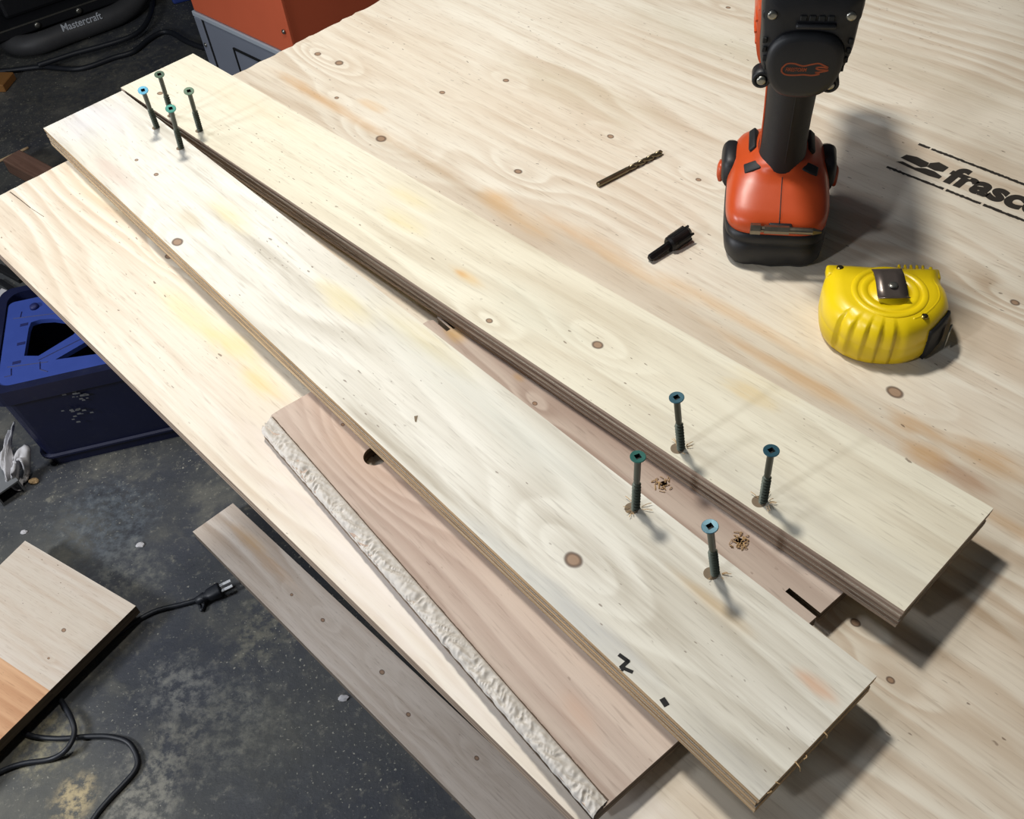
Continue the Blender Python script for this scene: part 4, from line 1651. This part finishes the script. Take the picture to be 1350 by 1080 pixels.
add_lathe(bm, [(0.0075, 0), (0.0065, 0.004), (0.003, 0.006)], 20, (x, y, hc - 0.002))
obj('lid_knob', bm, M['blueline'], crate, True)
# worn white sticker remains on the crate side
random.seed(3)
bm = bmesh.new()
for k in range(26):
    px, py = random.gauss(106, 9), random.choice([random.gauss(522, 3), random.gauss(545, 6)])
    d_ = ray(px, py)
    n_ = -cy_
    t_ = (PLc + n_ * 0.0 - Vector((0, 0, TOP + CAMZ))).dot(n_) / d_.dot(n_)
    p = iv @ (Vector((0, 0, TOP + CAMZ)) + d_ * t_)
    s_ = random.uniform(0.0015, 0.004)
    yv = 0.0045
    bm.faces.new([bm.verts.new((p.x + a * s_, -0.0002 + 0.002 * 0, p.z + b * s_ * 0.6)) for a, b in ((-1, -.6), (1, -1), (.8, .8), (-.7, 1))])
o = obj('sticker_residue', bm, M['greybox'], crate)
o['kind'] = 'stuff'

# ------------------------------------------------------------------ rag, grey box, scraps at the left edge
rag0 = fl(24, 640)
rg = thing('rag', 'crumpled pale grey rag on the floor in front of the blue crate', 'rag', Matrix.Translation(rag0))
bm = bmesh.new()
ctrl = [(14, 566, .055), (10, 585, .060), (8, 603, .052), (14, 622, .035), (20, 634, .012), (29, 637, .008), (35, 620, .02), (34, 603, .045), (26, 597, .05), (22, 612, .04), (24, 628, .02)]
path = catmull([fl(x, y, z) - rag0 for x, y, z in ctrl], 10)
rows = []
for i, p in enumerate(path):
    f = i / (len(path) - 1)
    wd = 0.030 + 0.008 * math.sin(f * 9)
    row = []
    for j in range(9):
        v = j / 8 - 0.5
        q = p + Vector((0.25, 0.8, 0.1)) * (v * wd) + Vector((0, 0, 0.006 * math.sin(f * 20 + j) * 0.6 + 0.004 * mnoise.noise(Vector((i * .2, j * .5, 0)))))
        q.z = max(q.z, 0.001)
        row.append(bm.verts.new(q))
    rows.append(row)
for a_, b_ in zip(rows, rows[1:]):
    for j in range(8):
        bm.faces.new((a_[j], a_[j + 1], b_[j + 1], b_[j]))
o = obj('cloth', bm, M['cloth'], rg, True)
md = o.modifiers.new('t', 'SOLIDIFY')
md.thickness = 0.003

g0 = fl(5, 668)
gx = (fl(29, 651) - g0).normalized()
MG = frame(gx, Vector((0, 0, 1)).cross(gx), g0, Vector((0, 0, 1)))
bm = bbox(0, 0.040, 0.0, 0.14, 0, 0.028, 0.001, 1)
gb = thing('metal_channel', 'grey metal channel offcut on the floor in front of the rag', 'metal offcut', MG)
bm2_ = bmesh.new()
add_box(bm2_, 0, 0.040, 0, 0.14, 0.025, 0.028)
add_box(bm2_, 0, 0.003, 0, 0.14, 0, 0.025)
add_box(bm2_, 0.037, 0.040, 0, 0.14, 0, 0.025)
bm.free()
obj('channel', bm2_, M['greybox'], gb)

chip = fl(46, 636)
bm = bmesh.new()
bmesh.ops.create_icosphere(bm, subdivisions=2, radius=0.008)
for v in bm.verts:
    v.co = Vector((v.co.x * 1.1, v.co.y * 0.7, max(0, v.co.z * 0.6 + 0.003))) * (1 + 0.2 * mnoise.noise(v.co * 200))
o = obj('wood_chip', bm, M['shaving'], None, matrix=Matrix.Translation(chip))
tag(o, 'small beige wood chip on the floor beside the rag', 'wood chip')
# loose chips on the concrete
chips = [((455 - 240) / 2.455 * 0 + 453, 921, .006, 'white plaster crumb on the floor beside the pine board'),
         (32, 702, .005, 'pale crumb on the floor beyond the glued offcut'), (185, 719, .006, 'pale crumb between the glued offcut and the pine board')]
for x, y, r_, lb_ in chips:
    bm = bmesh.new()
    bmesh.ops.create_icosphere(bm, subdivisions=2, radius=r_)
    for v in bm.verts:
        v.co = Vector((v.co.x * 1.2, v.co.y * 0.8, max(0, v.co.z * 0.5 + 0.001))) * (1 + 0.3 * mnoise.noise(v.co * 300 + Vector((x, 0, 0))))
    o = obj('crumb', bm, M['cloth'], None, matrix=Matrix.Translation(fl(x, y)))
    tag(o, lb_, 'crumb', 'pale crumbs on the concrete')

# dark scraps behind the crate
scr = [((0, 372), (45, 398), .010, .006, 'black metal strip on the floor behind the blue crate, uppermost of the scraps', 'black'),
       ((0, 392), (26, 402), .012, .008, 'grey metal strip on the floor behind the blue crate', 'greybox'),
       ((0, 355), (30, 372), .014, .010, 'black rubber strip on the floor behind the crate, nearest the sheet edge', 'rubber'),
       ((-5, 402), (12, 388), .018, .012, 'small pale grey scrap on the floor behind the crate', 'cloth'),
       ((20, 392), (33, 384), .006, .006, 'short light metal sliver on the floor behind the crate', 'greybox')]
for k, (a, b, w_, h_, lb_, mt) in enumerate(scr):
    p, q_ = fl(*a), fl(*b)
    d = (q_ - p)
    Mx = frame(d, Vector((0, 0, 1)).cross(d), p + Vector((0, 0, 0)), Vector((0, 0, 1)))
    bm = bbox(0, d.length, -w_ / 2, w_ / 2, 0, h_, 0.0015, 2)
    for v in bm.verts:
        v.co.y += 0.004 * math.sin(v.co.x * 40)
    o = obj('scrap_strip', bm, M[mt], None, matrix=Mx)
    tag(o, lb_, 'scrap', 'scraps behind the blue crate')

# wood block and stick at the left edge (upper)
M['brownwood'] = wood('dark_brown_wood', (140, 112, 98), (122, 92, 78), (90, 64, 52), seed=50, side=((110, 84, 70), (96, 70, 58), (80, 58, 46)))
p, q_ = fl(12, 228), fl(52, 250)
d = q_ - p
Mx = frame(d, Vector((0, 0, 1)).cross(d), p, Vector((0, 0, 1)))
o = obj('timber_block', bbox(0, 0.16, 0, 0.045, 0, 0.035, 0.003, 2), M['brownwood'], None, matrix=Mx)
tag(o, 'pinkish brown timber block on the floor past the sheet corner', 'block')
p, q_ = fl(0, 214), fl(38, 196)
d = q_ - p
Mx = frame(d, Vector((0, 0, 1)).cross(d), p, Vector((0, 0, 1)))
bm = bmesh.new()
add_tube(bm, [(-0.05, 0, 0.003), (d.length * .5, 0, 0.003), (d.length, 0, 0.003)], 0.003, 8, 3)
o = obj('stick', bm, M['bench'], None, True, Mx)
tag(o, 'thin pale stick on the floor behind the timber block', 'stick')
p = fl(-12, 122)
q_ = fl(8, 122)
d = q_ - p
Mx = frame(d, Vector((0, 0, 1)).cross(d), p, Vector((0, 0, 1)))
M['amber'] = plain('amber_wood', (150, 104, 54), 0.6)
o = obj('wood_wedge', bbox(0, d.length, 0, 0.06, 0, 0.02, 0.002, 1), M['amber'], None, matrix=Mx)
tag(o, 'amber wood offcut at the left edge below the black machine', 'offcut')

# ------------------------------------------------------------------ black machine with tubular frame (upper left)
zt = 0.035
mp = [fl(x, y, z) for x, y, z in ((-70, -60, .10), (-35, 0, .06), (-5, 38, .035), (18, 58, .03), (48, 58, .03), (90, 43, .03), (130, 29, .03), (160, 16, .03), (180, -2, .04), (200, -40, .08))]
mc0 = fl(60, 60)
mach = thing('black_machine', 'black workshop machine with a thick tubular base frame, upper left on the floor', 'machine', Matrix.Translation(mc0))
mi = Matrix.Translation(-mc0)
bm = bmesh.new()
add_tube(bm, [mi @ p for p in mp], 0.026, 16, 8)
M['tube'] = plain('grey_black_tube', (62, 62, 64), 0.55, 0, 0.2, 30)
tube = obj('tube_frame', bm, M['tube'], mach, True)
a, b = fl(15, 38, 0.075), fl(125, 0, 0.075)
d = (b - a).normalized()
MX = frame(d, Vector((0, 0, 1)).cross(d), a, Vector((0, 0, 1)))
L_ = (b - a).length
bd = obj('body', bbox(-0.10, L_ + 0.06, 0.0, 0.30, -0.024, 0.0, 0.003, 2), M['navy' if False else 'black'], mach)
bd.matrix_local = mi @ MX
o = obj('body_edge', bbox(-0.08, L_ + 0.04, -0.0015, 0.0015, -0.0015, 0.0015), M['steel'], bd)
for fx0 in (0.28, 0.78):
    bm = bmesh.new()
    add_lathe(bm, [(0.008, 0), (0.008, 0.003), (0.004, 0.005)], 16)
    o = obj('bolt', bm, M['steel'], bd, True)
    o.matrix_local = Matrix.Translation((L_ * fx0, -0.0005, -0.012)) @ Matrix.Rotation(math.radians(90), 4, 'X')
o = obj('upper_housing', bbox(0.0, L_ * 0.9, 0.05, 0.28, 0.0, 0.06, 0.01, 2), M['black'], bd)
lt = text_mesh('brand_lettering', 'Mastercraft', 0.028, 0.0002, 0.0003, 0.1, 1.0, 0.80)
pa_, pb2 = fl(83, 56, 0.045), fl(133, 39, 0.045)
d = (pb2 - pa_).normalized()
up_ = Vector((0, 0, 1)).cross(d)
zz = (Vector((0, 0, 1)) * 0.80 - up_ * 0.60).normalized()
# outward direction on the camera side of the tube
ctr0 = mi @ fl(90, 43, .03)
ML = frame(d, zz.cross(d), (mi @ fl(88, 43.5, .03)) + zz * 0.0268, zz)
lo = link('lettering', lt, M['white_print'], mach)
lo.matrix_local = ML @ Matrix.Translation((-0.010, -0.009, 0))

# two black cables on the floor up there
for cp, lb_ in (([(-20, 96), (20, 92), (55, 88), (78, 90), (100, 91), (120, 87), (150, 76), (176, 68), (195, 53), (212, 43), (226, 43), (245, 54), (262, 61), (275, 64)], 'black cable curving across the dark floor to the orange machine'),
                ([(50, 86), (75, 78), (100, 70), (130, 62), (160, 53), (180, 44), (192, 32), (200, 12), (202, -20)], 'black cable looping close to the black machine frame')):
    bm = bmesh.new()
    P_ = [fl(x, y, 0.007 if 'curving' in lb_ else 0.019) for x, y in cp]
    add_tube(bm, [p - P_[0] for p in P_], 0.0065, 8, 8)
    o = obj('cable', bm, M['cable'], None, True, Matrix.Translation(P_[0]))
    tag(o, lb_, 'cable', 'black cables on the far floor')

# ------------------------------------------------------------------ orange machine cabinet
Pc = fl(290, 120)
z1 = rise(Pc, 14)
tr_ = fl(371, 68, z1)
d = Vector((tr_.x - Pc.x, tr_.y - Pc.y, 0))
W_ = d.length * 1.16
MO = frame(d, Vector((0, 0, 1)).cross(d), Pc, Vector((0, 0, 1)))
cab = thing('machine_cabinet', 'orange enamelled machine cabinet on a grey metal base behind the plywood sheet', 'cabinet', MO)
obj('base', bbox(0, W_, 0.0, 0.42, 0, z1 - 0.004, 0.003, 2), M['cabinet_grey'], cab)
obj('base_lip', bbox(-0.003, W_ + 0.002, -0.003, 0.42, z1 - 0.012, z1, 0.002, 2), M['cabinet_light'], cab)
obj('corner_strip', bbox(0.001, 0.026, -0.0035, 0.0, 0.0, z1 - 0.012, 0.001, 1), M['cabinet_grey'], cab)
obj('corner_groove', bbox(0.027, 0.032, -0.0015, 0.001, 0.0, z1 - 0.004), M['recess'], cab)
pan = obj('inset_panel', bbox(W_ * 0.36, W_ * 0.92, -0.002, 0.002, 0.02, z1 * 0.74, 0.001, 1), M['cabinet_grey'], cab)
obj('panel_rim', bbox(W_ * 0.35, W_ * 0.93, -0.004, 0.0, z1 * 0.74, z1 * 0.74 + 0.004), M['recess'], cab)
obj('panel_rim', bbox(W_ * 0.35, W_ * 0.36, -0.004, 0.0, 0.02, z1 * 0.74), M['recess'], cab)
hood = obj('hood', bbox(0.004, W_ + 0.002, -0.001, 0.42, z1, z1 + 0.50, 0.006, 3), M['cabinet_orange'], cab)
obj('hood_fold', bbox(W_ - 0.003, W_ + 0.004, -0.004, 0.004, z1, z1 + 0.50, 0.0015, 2), M['cabinet_orange'], cab)
obj('label_plate', bbox(W_ * 0.52, W_ * 0.68, -0.003, 0.0, z1 + 0.115, z1 + 0.17), M['greybox'], cab)
for xx, zz in ((W_ - 0.016, z1 + 0.055), (0.013, z1 * 0.62)):
    bm = bmesh.new()
    add_lathe(bm, [(0.005, 0), (0.005, 0.002), (0.002, 0.004)], 14)
    o = obj('bolt', bm, M['steel'], cab, True)
    o.matrix_local = Matrix.Translation((xx, -0.003, zz)) @ Matrix.Rotation(math.radians(90), 4, 'X')

# blue box peeking in at the top
p = fl(229, 7)
q_ = fl(256, 0)
d = q_ - p
Mx = frame(d, Vector((0, 0, 1)).cross(d), p, Vector((0, 0, 1)))
bx = thing('blue_case', 'small blue plastic case on the floor left of the orange cabinet', 'case', Mx)
obj('case_body', bbox(0, 0.20, 0, 0.16, 0, 0.05, 0.006, 2), M['blue'], bx, False)
obj('case_lid', bbox(-0.002, 0.202, -0.002, 0.162, 0.052, 0.07, 0.005, 2), M['blue'], bx, False)
